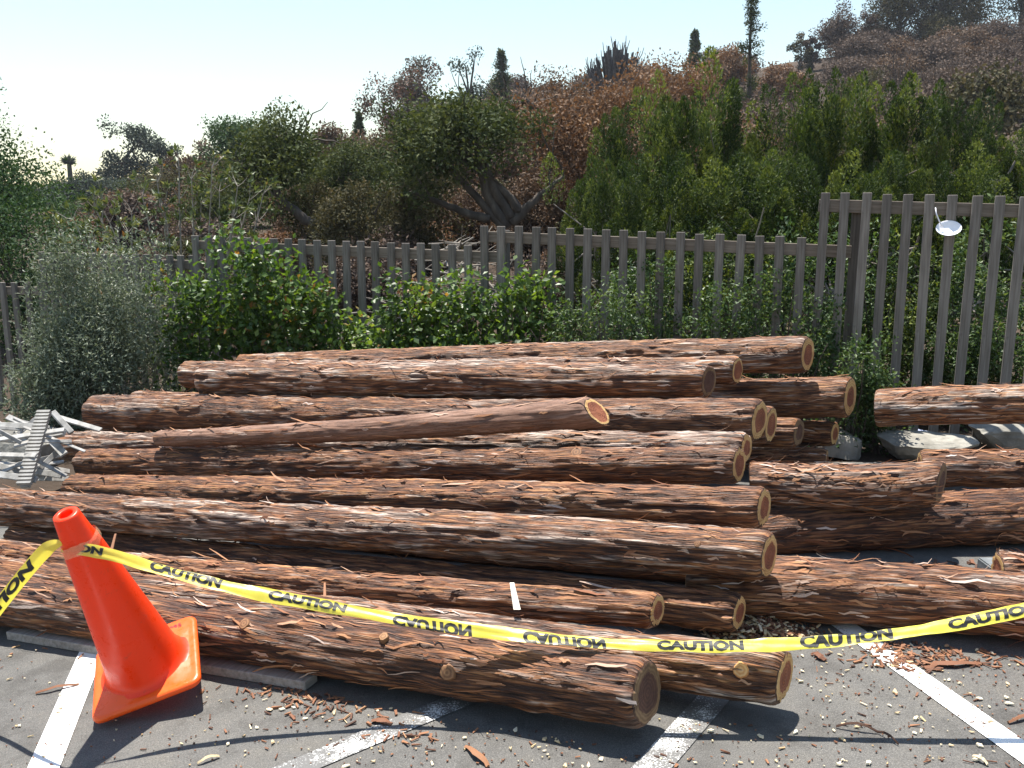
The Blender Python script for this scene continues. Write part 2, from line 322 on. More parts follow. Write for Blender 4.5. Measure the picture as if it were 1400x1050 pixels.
M['rust'] = leaf_mat('rust_orange_leaf', [(0.0, (0.075, 0.044, 0.028)), (0.5, (0.165, 0.100, 0.062)), (1.0, (0.30, 0.20, 0.125))], 0.25, 0.7, 0.15, (1.15, 0.9, 0.6))
M['farbrown'] = leaf_mat('dull_brown_leaf', [(0.0, (0.055, 0.042, 0.036)), (0.5, (0.115, 0.085, 0.068)), (1.0, (0.19, 0.14, 0.11))], 0.15, 0.8, 0.1, (1, 0.95, 0.85))
M['fresh'] = leaf_mat('fresh_green_leaf', [(0.0, (0.026, 0.066, 0.024)), (0.5, (0.042, 0.080, 0.034)), (1.0, (0.085, 0.132, 0.055))], 0.24, 0.7, 0.12)
M['euc'] = leaf_mat('eucalyptus_leaf', [(0.0, (0.030, 0.042, 0.034)), (0.5, (0.060, 0.078, 0.060)), (1.0, (0.105, 0.120, 0.09))], 0.2, 0.7, 0.1, (1, 1, 0.8))
M['eucred'] = leaf_mat('reddish_eucalyptus_leaf', [(0.0, (0.045, 0.048, 0.038)), (0.45, (0.095, 0.088, 0.062)), (0.7, (0.16, 0.085, 0.062)), (1.0, (0.24, 0.125, 0.09))], 0.2, 0.6, 0.2, (1, 0.95, 0.8))
M['deadtwig'] = plain('charred_twig', [(0.3, (0.05, 0.048, 0.05)), (0.7, (0.13, 0.12, 0.12))], 6, 0.9)

# ------------------------------------------------------------------ ground, lot, hillside
SKYPX = [(-700, 290), (0, 270), (100, 252), (300, 236), (500, 196), (700, 156), (900, 126), (1100, 76), (1250, 52), (1400, 40), (2100, 30)]
_a = np.array([(u - 700) / 1180 for u, _ in SKYPX]); _s = np.array([slope(v) for _, v in SKYPX])
def terrain(X, Y):
    X = np.asarray(X, float); Y = np.asarray(Y, float)
    a = X / np.maximum(Y, 6); sl_ = np.interp(a, _a, _s); Yc = np.minimum(Y, 105.0)
    z = (HCAM + Yc * sl_) * (np.maximum(Yc - 7.0, 0) / 98.0) ** 0.7
    z = z + 0.35 * np.sin(X * 0.31 + Y * 0.17) * np.sin(Y * 0.23 - X * 0.11) * ss(Y, 12, 40)
    return z - 0.02 + lotz(X, np.minimum(Y, 12)) * (1 - ss(Y, 9, 30))
tx = np.sinh(np.linspace(-5.2, 5.2, 190)) * 4.4; ty = 5.7 + (np.exp(np.linspace(0, 4.2, 150)) - 1) * 6.1
TX, TY = np.meshgrid(tx, ty); V = np.stack([TX, TY, terrain(TX, TY)], -1).reshape(-1, 3)
nx = len(tx); i, j = np.meshgrid(np.arange(nx - 1), np.arange(len(ty) - 1)); b0 = (j * nx + i).ravel()
tag(link('hillside', mesh_np('hillside', V, np.stack([b0, b0 + 1, b0 + nx + 1, b0 + nx], 1), smooth=True), M['hill']), kind='structure')
def grid_mesh(name, xs, ys, dz):
    X, Y = np.meshgrid(xs, ys); V = np.stack([X, Y, lotz(X, Y) + dz], -1).reshape(-1, 3); nx = len(xs); i, j = np.meshgrid(np.arange(nx - 1), np.arange(len(ys) - 1)); b = (j * nx + i).ravel()
    return mesh_np(name, V, np.stack([b, b + 1, b + nx + 1, b + nx], 1), smooth=True)
tag(link('ground', grid_mesh('ground', tx, np.concatenate([[-400, -150, -60, -30], np.linspace(-14, 5.75, 40)]), -0.024), M['soil']), kind='structure')
tag(link('parking_lot', grid_mesh('parking_lot', np.linspace(-14, 14, 113), np.linspace(-12, 5.72, 72), 0.0), M['asphalt']), kind='structure')
def paint_line(p0, p1, w, wear, e0=0.0, e1=0.0):
    p0, p1 = np.array(p0)[:2], np.array(p1)[:2]; d = nrm(p1 - p0); p0 = p0 - d * e0; p1 = p1 + d * e1
    n = np.array([-d[1], d[0]]) * w / 2; m = 60; c = p0 + (p1 - p0) * np.linspace(0, 1, m)[:, None]; V = np.concatenate([c - n, c + n]); V = np.column_stack([V, lotz(V[:, 0], V[:, 1]) + 0.004]); k = np.arange(m - 1)
    return tag(link('parking_line', mesh_np('parking_line', V, np.stack([k, k + 1, m + k + 1, m + k], 1), {'rnd': np.full(2 * m, wear)}, True), M['paint']), kind='structure')
paint_line(gnd(123, 898), gnd(60, 1050), 0.10, 0.12, 2.2, 1.5)
paint_line(gnd(1190, 881), gnd(1400, 1030), 0.10, 0.30, 2.0, 1.5)
paint_line(gnd(566, 984), gnd(432, 1040), 0.10, 0.74, 0.25, 1.5)
paint_line(gnd(985, 945), gnd(890, 1052), 0.10, 0.70, 0.3, 1.5)

# ------------------------------------------------------------------ logs
def ptab(rng, ns, nt_): return rng.random((ns + 3, nt_))
def pn(tab, s, th):                            # smooth noise, periodic in th (0..1)
    ns, nt_ = tab.shape; a = s; b = th * nt_
    i0 = np.floor(a).astype(int); fa = a - i0; j0 = np.floor(b).astype(int); fb = b - j0
    fa = fa * fa * (3 - 2 * fa); fb = fb * fb * (3 - 2 * fb)
    i0 = np.clip(i0, 0, ns - 2); j1 = (j0 + 1) % nt_; j0 = j0 % nt_
    return (tab[i0, j0] * (1 - fa) * (1 - fb) + tab[i0 + 1, j0] * fa * (1 - fb) + tab[i0, j1] * (1 - fa) * fb + tab[i0 + 1, j1] * fa * fb)
def bark_height(rng, s, th, L):
    T = lambda f, n: ptab(rng, int(L * f) + 3, n)
    def nz(f, n, ph=0.0): return pn(T(f, n), s * f, (th + ph) % 1.0)
    th2 = (th + 0.045 * (nz(1.5, 5) - 0.5) + 0.016 * (nz(5, 12) - 0.5)) % 1.0
    def nw(f, n): return pn(T(f, n), s * f, th2)
    a = nw(2.4, 20); b = nw(5.0, 36); c = nw(13, 38); d = nw(40, 30)
    cr1 = np.exp(-((2 * a - 1) / 0.16) ** 2); cr2 = np.exp(-((2 * b - 1) / 0.14) ** 2)
    brk = np.exp(-((2 * nz(15, 9) - 1) / 0.10) ** 2) * (nz(3, 6) > 0.45)
    h = 0.62 + 0.30 * (a - 0.5) + 0.34 * (b - 0.5) + 0.30 * (c - 0.5) + 0.12 * (d - 0.5) - 0.42 * cr1 - 0.26 * cr2 - 0.14 * brk
    lump = nz(1.3, 4) - 0.5
    return np.clip(h, 0, 1.15), lump
DARK_ENDS = ('L1', 'L17', 'R1', 'L12')               # logs given the darker sapwood and heartwood on their sawn ends
def make_log(key, A, B, ra, rb, label, grey=0.35, seed=0, nth=72, ds=0.0155, cuts=(0.0, 0.0), strips=130, knots=(), group='redwood logs in the pile', yaw=0.0, rough=1.0, core=0.60):
    rng = np.random.default_rng(1000 + seed)
    A, B = np.asarray(A, float), np.asarray(B, float); ax = B - A; L = np.linalg.norm(ax); d = ax / L
    x, y, _ = frame(d)                         # x horizontal-ish, y up-ish
    base = (A + B) / 2 - np.array([0, 0, (ra + rb) / 2])
    t = thing('log', base, label, 'log', group)
    ns = max(int(L / ds), 20); s1 = np.linspace(0, L, ns); th1 = np.arange(nth) / nth
    Sg, TH = np.meshgrid(s1, th1, indexing='ij')
    h, lump = bark_height(rng, Sg, TH, L)
    R0 = ra + (rb - ra) * Sg / L
    R = R0 * (1 + 0.10 * lump * rough) + 0.021 * rough * (h - 0.62)
    # worn, slightly rounded ends
    edge = np.minimum(Sg, L - Sg); R = R - 0.010 * np.exp(-edge / 0.008)
    bend = rng.normal(0, 0.011, 4)
    off = (bend[0] * np.sin(np.pi * Sg / L) + bend[1] * np.sin(2 * np.pi * Sg / L))[..., None] * x + (bend[2] * np.sin(np.pi * Sg / L))[..., None] * y
    knots_ = list(knots)
    for (ks, kth, kr, kh) in knots_:           # swelling under a knot
        dth = (TH - kth + 0.5) % 1.0 - 0.5
        q = ((Sg - ks) ** 2 + (dth * 2 * np.pi * R0) ** 2) / (kr * 1.5) ** 2
        R = R + kh * np.exp(-q)
    ang = TH * 2 * np.pi
    rad = np.cos(ang)[..., None] * x + np.sin(ang)[..., None] * y
    # cut planes may be tilted: shear the last stretch along the axis
    sh = cuts[0] * (np.sin(ang)) * R0 * np.clip(1 - Sg / 0.25, 0, 1) + (cuts[1] * np.sin(ang) + yaw * np.cos(ang)) * R0 * np.clip(1 - (L - Sg) / 0.25, 0, 1)
    P = A + (Sg + sh)[..., None] * d + off + R[..., None] * rad
    V = (P - base).reshape(-1, 3)
    i, j = np.meshgrid(np.arange(ns - 1), np.arange(nth), indexing='ij'); jn = (j + 1) % nth
    Q = np.stack([i * nth + j, i * nth + jn, (i + 1) * nth + jn, (i + 1) * nth + j], -1).reshape(-1, 4)
    # greyness follows long patches
    gtab = ptab(rng, int(L * 1.5) + 3, 4); gg = grey - 0.07 + rng.normal(0, 0.05) + 0.34 * (pn(gtab, Sg * 1.5, TH) - 0.5)
    link('bark', mesh_np('bark', V, Q, {'h': h.ravel() + rng.normal(0, 0.10), 'g': gg.ravel(), 'lp': np.stack([Sg + seed * 3.7, R0 * np.cos(ang), R0 * np.sin(ang)], -1).reshape(-1, 3)}, True), M['bark' if rough > 0.5 else 'smooth'], t)
    for e, (ring, sgn) in enumerate(((P[0], -1), (P[-1], 1))):
        c = ring.mean(0) + d * sgn * 0.001; hr = core + 0.10 * pn(ptab(rng, 3, 9), np.zeros(nth), th1) + rng.uniform(-0.10, 0.10)
        fr = [1.0, 0.94, 0.84]
        rings = [c + (ring - c) * f + d * sgn * o for f, o in zip(fr, (0.0005, 0.003, 0.004))]
        heart = c + (ring - c) * hr[:, None] + d * sgn * 0.004
        rings.append(heart); n = nth; Vs = np.concatenate(rings) - base
        k = np.arange(n); k2 = (k + 1) % n
        Qs = np.concatenate([np.stack([q * n + k, q * n + k2, (q + 1) * n + k2, (q + 1) * n + k], 1) for q in range(3)])
        if sgn < 0: Qs = Qs[:, ::-1]
        rv = np.concatenate([np.full(n, f) for f in fr] + [hr])
        ce = link('cut_end', mesh_np('cut_end', Vs, Qs, {'rad': rv}, False), M['darksap' if key in DARK_ENDS else 'sap'], t)
        mid = c + (heart - c) * 0.5; Vh = np.concatenate([heart, mid, (c + d * sgn * 0.004)[None]]) - base
        Th = np.stack([n + k, n + k2, np.full(n, 2 * n)], 1); Qh = np.stack([k, k2, n + k2, n + k], 1)
        if sgn < 0: Th = Th[:, ::-1]; Qh = Qh[:, ::-1]
        link('heartwood', mesh_np('heartwood', Vh, [Qh, Th], {'rad': np.concatenate([hr, hr * 0.5, [0]])}, False), M['darkheart' if key in DARK_ENDS else 'heart'], ce)
    # loose bark strips
    if strips:
        bag = Bag()
        for q in range(strips):
            s0 = rng.uniform(0.02, L - 0.05); th0 = rng.uniform(0.12, 0.62)
            ln = rng.uniform(0.03, 0.13) * (1.6 if rng.random() < 0.12 else 1); w = rng.uniform(0.0018, 0.0055); sk = rng.normal(0, 0.10)
            lift = max(0.0, rng.normal(0.004, 0.006)) + (0.022 * rng.random() if rng.random() < 0.14 else 0)
            m = 5; tt = np.linspace(0, 1, m); sgn = rng.choice([-1, 1])
            sv = np.clip(s0 + sgn * tt * ln, 0.0, L); thv = th0 + sk * tt * ln / (2 * np.pi * 0.1) + rng.normal(0, 0.004, m)
            r0 = ra + (rb - ra) * sv / L
            ii = np.clip((sv / L * (ns - 1)).astype(int), 0, ns - 1); jj = ((thv % 1) * nth).astype(int) % nth
            rr = R[ii, jj] + 0.002 + lift * tt ** 2 * 2.0 + 0.001
            rows = []
            for sd_ in (-1, 1):
                a2 = (thv + sd_ * w * (0.15 + np.sin(np.pi * np.clip(tt * 0.9 + 0.05, 0, 1))) / (2 * np.pi * r0)) * 2 * np.pi
                rows.append(A + sv[:, None] * d + off[ii, jj] + rr[:, None] * (np.cos(a2)[:, None] * x + np.sin(a2)[:, None] * y))
            Vv = np.stack(rows, 1).reshape(-1, 3)
            Qv = np.array([[2 * k, 2 * k + 1, 2 * k + 3, 2 * k + 2] for k in range(m - 1)])
            bag.add(Vv, Qv, a=np.clip(rng.normal(0.45 + 0.35 * grey, 0.22), 0, 1))
        tag(link('bark_strips', bag.mesh('bark_strips', off=base), M['strip'], t), kind='stuff')
    for (ks, kth, kr, kh) in knots_:           # sawn knot
        a2 = kth * 2 * np.pi; o = np.cos(a2) * x + np.sin(a2) * y; r0 = ra + (rb - ra) * ks / L
        c = A + ks * d + o * (r0 + kh * 0.9); u1, u2, _ = frame(o, d); n = 18; an = np.arange(n) * 2 * np.pi / n
        wob = 1 + 0.05 * rng.normal(size=n)
        ringd = np.cos(an)[:, None] * u1 + np.sin(an)[:, None] * u2
        prof = [(1.25, -0.02, 1.0), (1.08, -0.002, 1.0), (0.95, 0.003, 0.9), (0.5, 0.004, 0.5)]
        Vk = np.concatenate([c + ringd * (kr * f * wob[:, None] * 0.55) + o * dz for f, dz, _r in prof] + [(c + o * 0.004)[None]]) - base
        k = np.arange(n); k2 = (k + 1) % n
        Qk = np.concatenate([np.stack([q * n + k, q * n + k2, (q + 1) * n + k2, (q + 1) * n + k], 1) for q in range(3)])
        Tk = np.stack([3 * n + k, 3 * n + k2, np.full(n, 4 * n)], 1)
        link('knot', mesh_np('knot', Vk, [Qk, Tk], {'rad': np.concatenate([np.full(n, p[2]) for p in prof] + [[0]]) * 0.5}, False), M['stub' if kh == 0.022 else 'knotwood'], t)
    return t
LOGS = [
 # key, (uL,vL,rL,YL), (uR,vR,rR,YR), greyness, label
 ('L1', (-70, 812, 33, 3.72), (884, 947, 51, 2.520), 0.50, 'thick frontmost log on the asphalt, directly behind the traffic cone, its cut end in shade'),
 ('L2', (-60, 782, 31, 4.13), (1072, 926, 41, 2.620), 0.36, 'second log from the front, its end with an orange branch stub overhanging the asphalt'),
 ('L3', (-50, 755, 23, 4.38), (898, 836, 27, 2.970), 0.30, 'thin log wedged behind the second log, its half hidden end above the caution tape'),
 ('L4', (22, 738, 25, 4.64), (1010, 837, 29, 3.170), 0.26, 'slim log behind the caution tape with red heartwood end beside the heap of chips'),
 ('L5', (-60, 688, 25, 4.88), (1051, 760, 37, 3.220), 0.50, 'long pale grey log running out of the left edge, second tier above the caution tape'),
 ('L6', (100, 672, 25, 5.39), (1044, 694, 30, 3.760), 0.22, 'reddish log directly behind the long pale log, with loose bark on top'),
 ('L7', (114, 633, 21, 5.84), (1010, 635, 27, 4.160), 0.36, 'log with two round knots halfway up the pile, round pale rimmed end'),
 ('L8', (88, 610, 21, 6.27), (1020, 613, 23, 4.400), 0.62, 'whitish log lying directly behind the log with two knots'),
 ('L9', (215, 600, 11, 5.57), (816, 563, 22, 4.560), 0.40, 'smooth slender tapered log laid slanting on top, with a slanted orange cut end'),
 ('L10', (130, 563, 25, 6.53), (1038, 575, 32, 4.780), 0.42, 'thick log behind the slender tapered log, its broad pale end facing right'),
 ('L11', (187, 552, 19, 6.79), (1054, 581, 28, 5.060), 0.30, 'log mostly hidden behind the thick log, its end peeping out beside the broad pale end'),
 ('L12', (600, 588, 21, 6.21), (1092, 591, 21, 5.320), 0.28, 'short-looking log end under the upper right log, left of its small neighbour'),
 ('L13', (620, 590, 18, 6.66), (1141, 593, 18, 5.660), 0.28, 'small log end beneath the upper right log, nearest the boulders'),
 ('L14', (560, 548, 26, 6.69), (1162, 543, 30, 5.550), 0.26, 'dark log reaching farthest right at the back of the pile, under the topmost log'),
 ('L15', (330, 504, 19, 7.24), (1104, 484, 26, 5.520), 0.42, 'topmost log of the pile, rising to the right in front of the fence'),
 ('L16', (254, 512, 19, 6.96), (1008, 507, 21, 5.300), 0.42, 'upper log between the topmost log and the one in front'),
 ('L17', (282, 519, 26, 6.34), (969, 522, 24, 5.100), 0.50, 'front log of the three on the top tier, its right end in shade'),
 ('L19', (960, 634, 19, 5.66), (1130, 630, 19, 5.500), 0.45, 'low broken log on the ground beside the rounded boulder behind the pile'),
 ('R1', (1026, 661, 31, 4.25), (1286, 661, 33, 4.02), 0.62, 'short purplish grey log in the right stack with its dark hollow-looking end facing right'),
 ('R2', (1010, 728, 38, 4.14), (1560, 700, 42, 4.24), 0.22, 'big shadowed log beneath the purplish grey log in the right stack'),
 ('R3', (1258, 640, 26, 5.02), (1560, 644, 28, 4.72), 0.36, 'pale log in front of the boulders at the right edge'),
 ('R4', (1198, 557, 26, 5.45), (1600, 559, 30, 4.75), 0.28, 'raised log above the boulders in front of the tall fence section'),
 ('R5', (940, 797, 44, 3.47), (1560, 850, 52, 3.060), 0.34, 'thick log on the asphalt at the lower right, behind the caution tape'),
 ('R6', (1364, 780, 28, 3.63), (1560, 790, 30, 3.550), 0.34, 'log end at the right edge just behind the lower right log, beside a concrete block'),
]
KN = {'L7': [(2.80, 0.37, 0.040, 0.010), (3.61, 0.36, 0.052, 0.010)], 'L2': [(3.84, 0.415, 0.040, 0.022)],
      'L1': [(1.72, 0.36, 0.036, 0.012), (2.30, 0.33, 0.030, 0.012), (2.57, 0.45, 0.045, 0.020)], 'R3': [(0.55, 0.36, 0.04, 0.01)], 'L5': [(4.29, 0.40, 0.022, 0.006)]}
YAW = {'L1': 0.20, 'L9': 0.30, 'L17': 0.30, 'L10': 0.26, 'R1': 0.36, 'L14': 0.27, 'L13': 0.3, 'L12': 0.3, 'L15': .27}
CUT = {'L9': (0.0, -0.55), 'L1': (0, -0.08), 'L10': (0, 0.06), 'R1': (0, 0.1)}
for n_, (k, a, b, g, lab) in enumerate(LOGS):
    A = at(a[0], a[1], a[3]); B = at(b[0], b[1], b[3])
    make_log(k, A, B, a[2] * a[3] / FPX, b[2] * b[3] / FPX, lab, g, n_, cuts=CUT.get(k, (0, 0.04)),
             strips=(70 if k == 'L9' else 150), knots=KN.get(k, ()), yaw=YAW.get(k, 0.22), rough=0.45 if k == 'L9' else 1.0, core=0.80 if k == 'L9' else 0.60,
             group='redwood logs in the right stack' if k[0] == 'R' else 'redwood logs in the main pile')
HID = [(0.92, 3.70, .085, 2.6), (.85, 4.02, .09, 2.2), (.95, 4.40, .10, 2.6), (1.05, 4.80, .10, 2.9), (1.0, 5.15, .10, 3.0)]
for n_, (x, y, r, L_) in enumerate(HID):
    x2, y2 = x - L_ * math.cos(R_(22)), y + L_ * math.sin(R_(22))
    make_log('B', (x2, y2, float(lotz(x2, y2)) + r + .01), (x, y, float(lotz(x, y)) + r + .01), r, r, 'log buried in the bottom of the main pile, glimpsed in the gaps', 0.3, 60 + n_, nth=40, ds=0.03, strips=0, group='logs buried under the main pile')

# ------------------------------------------------------------------ traffic cone (leaning on the front log)
def rotm(ax, ang):
    return Matrix.Rotation(ang, 3, Vector(ax))
CK = 1.048; CPOS = Vector((-1.2477 * CK, 2.7820 * CK, HCAM + (0.0861 - HCAM) * CK)); CSC = 0.977 * CK
CM = rotm((-math.sin(4.2526), math.cos(4.2526), 0), 0.3793) @ rotm((0, 0, 1), 0.3358)
cone = thing('traffic_cone', CPOS, 'orange plastic traffic cone leaning against the front log at the left', 'traffic cone')
cone.rotation_euler = CM.to_euler(); cone.scale = (CSC,) * 3
prof = [(0.152, 0.026), (0.141, 0.030), (0.133, 0.040), (0.127, 0.060), (0.120, 0.10), (0.0725, 0.475), (0.0575, 0.592), (0.0565, 0.596), (0.0535, 0.600), (0.0520, 0.604),
        (0.0405, 0.690), (0.0390, 0.697), (0.0355, 0.700), (0.024, 0.700), (0.0215, 0.698), (0.0210, 0.690), (0.021, 0.672), (0.012, 0.664), (0.001, 0.662)]
n = 72; an = np.arange(n) * 2 * np.pi / n; k = np.arange(n); k2 = (k + 1) % n
V = np.concatenate([np.stack([r * np.cos(an), r * np.sin(an), np.full(n, z)], 1) for r, z in prof])
Q = np.concatenate([np.stack([q * n + k, q * n + k2, (q + 1) * n + k2, (q + 1) * n + k], 1) for q in range(len(prof) - 1)])
link('cone_body', mesh_np('cone_body', V, Q, smooth=True), M['cone'], cone)
def rsq(hf, r, m=8):
    P = []
    for cx, cy, a0 in ((1, 1, 0), (-1, 1, 90), (-1, -1, 180), (1, -1, 270)):
        for a in np.radians(np.linspace(a0, a0 + 90, m)): P.append((cx * (hf - r) + r * math.cos(a), cy * (hf - r) + r * math.sin(a)))
    return np.array(P)
lay = [(0.172, 0.032, -0.004), (0.178, 0.034, 0.002), (0.180, 0.036, 0.010), (0.178, 0.036, 0.018), (0.172, 0.034, 0.0225), (0.165, 0.03, 0.0235), (0.155, 0.03, 0.0225), (0.148, 0.06, 0.0240)]
Vb = []; m = 32
for hf, r, z in lay: p = rsq(hf, r); Vb.append(np.column_stack([p, np.full(len(p), z)]))
a0 = np.arctan2(Vb[-1][:, 1], Vb[-1][:, 0]); Vb.append(np.column_stack([0.138 * np.cos(a0), 0.138 * np.sin(a0), np.full(m, 0.031)]))
k = np.arange(m); k2 = (k + 1) % m
Qb = np.concatenate([np.stack([q * m + k, q * m + k2, (q + 1) * m + k2, (q + 1) * m + k], 1) for q in range(len(Vb) - 1)])
Vb.append(np.column_stack([0.11 * np.cos(a0), 0.11 * np.sin(a0), np.full(m, -0.003)]))
Qb = np.concatenate([Qb, np.stack([k2, k, (len(Vb) - 1) * m + k, (len(Vb) - 1) * m + k2], 1)])
M['conebase'] = plastic('sunlit_base_plastic', (0.95, 0.125, 0.012), 0.15, 0.28, (0.95, 0.06, 0.004))  # same plastic as the body, yellowed to paint direct sun onto the base
base_o = link('cone_base', mesh_np('cone_base', np.concatenate(Vb), Qb, smooth=True), M['conebase'], cone)
def text_mesh(body, size, bold, shear=0.0):
    cu = bpy.data.curves.new('txt', 'FONT'); cu.body = body; cu.size = size; cu.offset = bold; cu.shear = shear; cu.resolution_u = 3
    o = bpy.data.objects.new('txt', cu); COL.objects.link(o); dg = bpy.context.evaluated_depsgraph_get(); dg.update()
    me = o.evaluated_get(dg).to_mesh()
    V = np.array([v.co[:] for v in me.vertices]); bm = bmesh.new(); bm.from_mesh(me); bmesh.ops.triangulate(bm, faces=bm.faces[:])
    T = np.array([[v.index for v in f.verts] for f in bm.faces]); V = np.array([v.co[:] for v in bm.verts]); bm.free()
    bpy.data.objects.remove(o); bpy.data.curves.remove(cu); return V, T
Vt, Tt = text_mesh('995', 0.03, 0.0006)
Vt[:, 0] -= Vt[:, 0].mean(); Vt[:, 1] -= Vt[:, 1].mean()
ct, st_ = math.cos(R_(2)), math.sin(R_(2))
Vt = np.column_stack([Vt[:, 0] * ct - Vt[:, 1] * st_ + 0.105, Vt[:, 0] * st_ + Vt[:, 1] * ct + 0.138, np.full(len(Vt), 0.0262)])
link('stamped_number', mesh_np('stamped_number', Vt, Tt), M['redink'], base_o)

# ------------------------------------------------------------------ caution tape
TP = np.array([(84, 750, 2.675), (110, 751, 2.667), (150, 758, 2.68), (205, 774, 2.70), (330, 806, 2.715), (440, 827, 2.71), (545, 846, 2.70), (640, 860, 2.66), (720, 869, 2.63), (830, 879, 2.61), (905, 882, 2.595), (980, 883, 2.59),
               (1060, 881, 2.585), (1150, 875, 2.58), (1250, 862, 2.58), (1330, 848, 2.585), (1400, 833, 2.59), (1480, 812, 2.60), (1560, 788, 2.61), (1625, 763, 2.62)], float)
def cr(xq, xs, ys):                            # smooth interpolation
    m_ = np.gradient(ys, xs); i = np.clip(np.searchsorted(xs, xq) - 1, 0, len(xs) - 2); hh = xs[i + 1] - xs[i]; t = (xq - xs[i]) / hh
    return (2 * t**3 - 3 * t**2 + 1) * ys[i] + (t**3 - 2 * t**2 + t) * hh * m_[i] + (-2 * t**3 + 3 * t**2) * ys[i + 1] + (t**3 - t**2) * hh * m_[i + 1]
HW = 0.0218                                     # half width of the tape as it hangs, edges folded under
def tape_pt(u, w):                             # u: station, w in -1..1 across
    u = np.asarray(u, float); w = np.asarray(w, float)
    v = cr(u, TP[:, 0], TP[:, 1]); Y = cr(u, TP[:, 0], TP[:, 2])
    P = np.stack([at(a, b, c) for a, b, c in zip(u, v, Y)])
    tw = np.interp(u, [84, 140, 200, 300, 480, 560, 700, 820, 905, 1060, 1150, 1300, 1560], np.radians([14, 30, 60, 52, 50, 46, 52, 63, 64, 60, 54, 62, 50]))
    tw = tw + 0.10 * np.sin(u * 0.027) + 0.06 * np.sin(u * 0.081 + 1) + 0.04 * np.sin(u * 0.19)
    sc = np.interp(u, [84, 96, 130, 1580, 1625], [0.45, 0.7, 1, 1, 0.45]) * (1 + 0.10 * np.sin(u * 0.019 + 1) + 0.05 * np.sin(u * 0.073))
    d = np.stack([0 * tw, np.sin(tw), np.cos(tw)], 1); nn = np.stack([0 * tw, -np.cos(tw), np.sin(tw)], 1)
    crease = (0.10 * (np.abs(w) ** 1.5) + 0.07 * np.sin(w * 4 + u * 0.013) + 0.03 * np.sin(w * 7 + u * 0.06)) * HW
    return P + d * (w * HW * sc)[:, None] - nn * crease[:, None], nn
def ribbon_mesh(name, us, fn, off):
    ws = np.linspace(-1, 1, 9); U, W = np.meshgrid(us, ws, indexing='ij'); P, _n = fn(U.ravel(), W.ravel())
    nw = len(ws); i, j = np.meshgrid(np.arange(len(us) - 1), np.arange(nw - 1), indexing='ij'); b = (i * nw + j).ravel()
    return mesh_np(name, P - off, np.stack([b, b + 1, b + nw + 1, b + nw], 1), smooth=True)
troot = at(905, 882, 2.595); tape = thing('caution_tape', troot, 'yellow barrier tape printed CAUTION in black, tied to the cone and strung across the logs', 'caution tape')
link('ribbon', ribbon_mesh('ribbon', np.linspace(84, 1625, 270), tape_pt, troot), M['tape'], tape)
TV, TT = text_mesh('CAUTION', 1.0, 0.058, 0.10); TV[:, 0] = (TV[:, 0] - TV[:, 0].min()) / np.ptp(TV[:, 0]); TV[:, 1] = (TV[:, 1] - TV[:, 1].min()) / np.ptp(TV[:, 1])
def word(u0, u1, w0, w1, flip=False, fn=tape_pt, clip=(0, 1), a=0.0, b=1.0):
    """CAUTION from station u0 to u1, letter feet at w0 and heads at w1; clip keeps a share of the letter height"""
    bm = bmesh.new(); vs = [bm.verts.new((p[0], p[1], 0)) for p in TV]
    for t in TT:
        try: bm.faces.new([vs[q] for q in t])
        except ValueError: pass
    for co, no in (((0, clip[0], 0), (0, -1, 0)), ((0, clip[1], 0), (0, 1, 0)), ((a, 0, 0), (-1, 0, 0)), ((b, 0, 0), (1, 0, 0))):
        bmesh.ops.bisect_plane(bm, geom=bm.verts[:] + bm.edges[:] + bm.faces[:], plane_co=co, plane_no=no, clear_outer=True)
    for axq, nq in ((1, 9), (0, 24)):
        for q in range(1, nq):
            co = [0, 0, 0]; no = [0, 0, 0]; co[axq] = q / nq; no[axq] = 1
            bmesh.ops.bisect_plane(bm, geom=bm.verts[:] + bm.edges[:] + bm.faces[:], plane_co=co, plane_no=no)
    bmesh.ops.triangulate(bm, faces=bm.faces[:]); bm.verts.index_update()
    P = np.array([v.co[:] for v in bm.verts]); T = np.array([[v.index for v in f.verts] for f in bm.faces]); bm.free()
    yy = 1 - P[:, 1] if flip else P[:, 1]
    U = u0 + (u1 - u0) * P[:, 0]; W = w0 + (w1 - w0) * yy
    X, nn = fn(U, W)
    V = np.concatenate([X + nn * 0.0010, X - nn * 0.0010]) - troot
    link('lettering', mesh_np('lettering', V, np.concatenate([T, T[:, ::-1] + len(X)])), M['ink'], tape)
word(44, 141, -0.45, 0.75, a=0.46)
word(205, 303, -0.62, 1.2, clip=(0, 0.85))
word(367, 474, -0.55, 0.85)
word(537, 646, -1.25, 0.55, flip=True, clip=(0.0, 0.86))
word(715, 829, -1.2, 0.72, flip=True, clip=(0, 0.88))
word(898, 1018, -0.78, 0.9)
word(1094, 1222, -0.80, 1.3, clip=(0, 0.84))
word(1296, 1424, -0.70, 0.75)
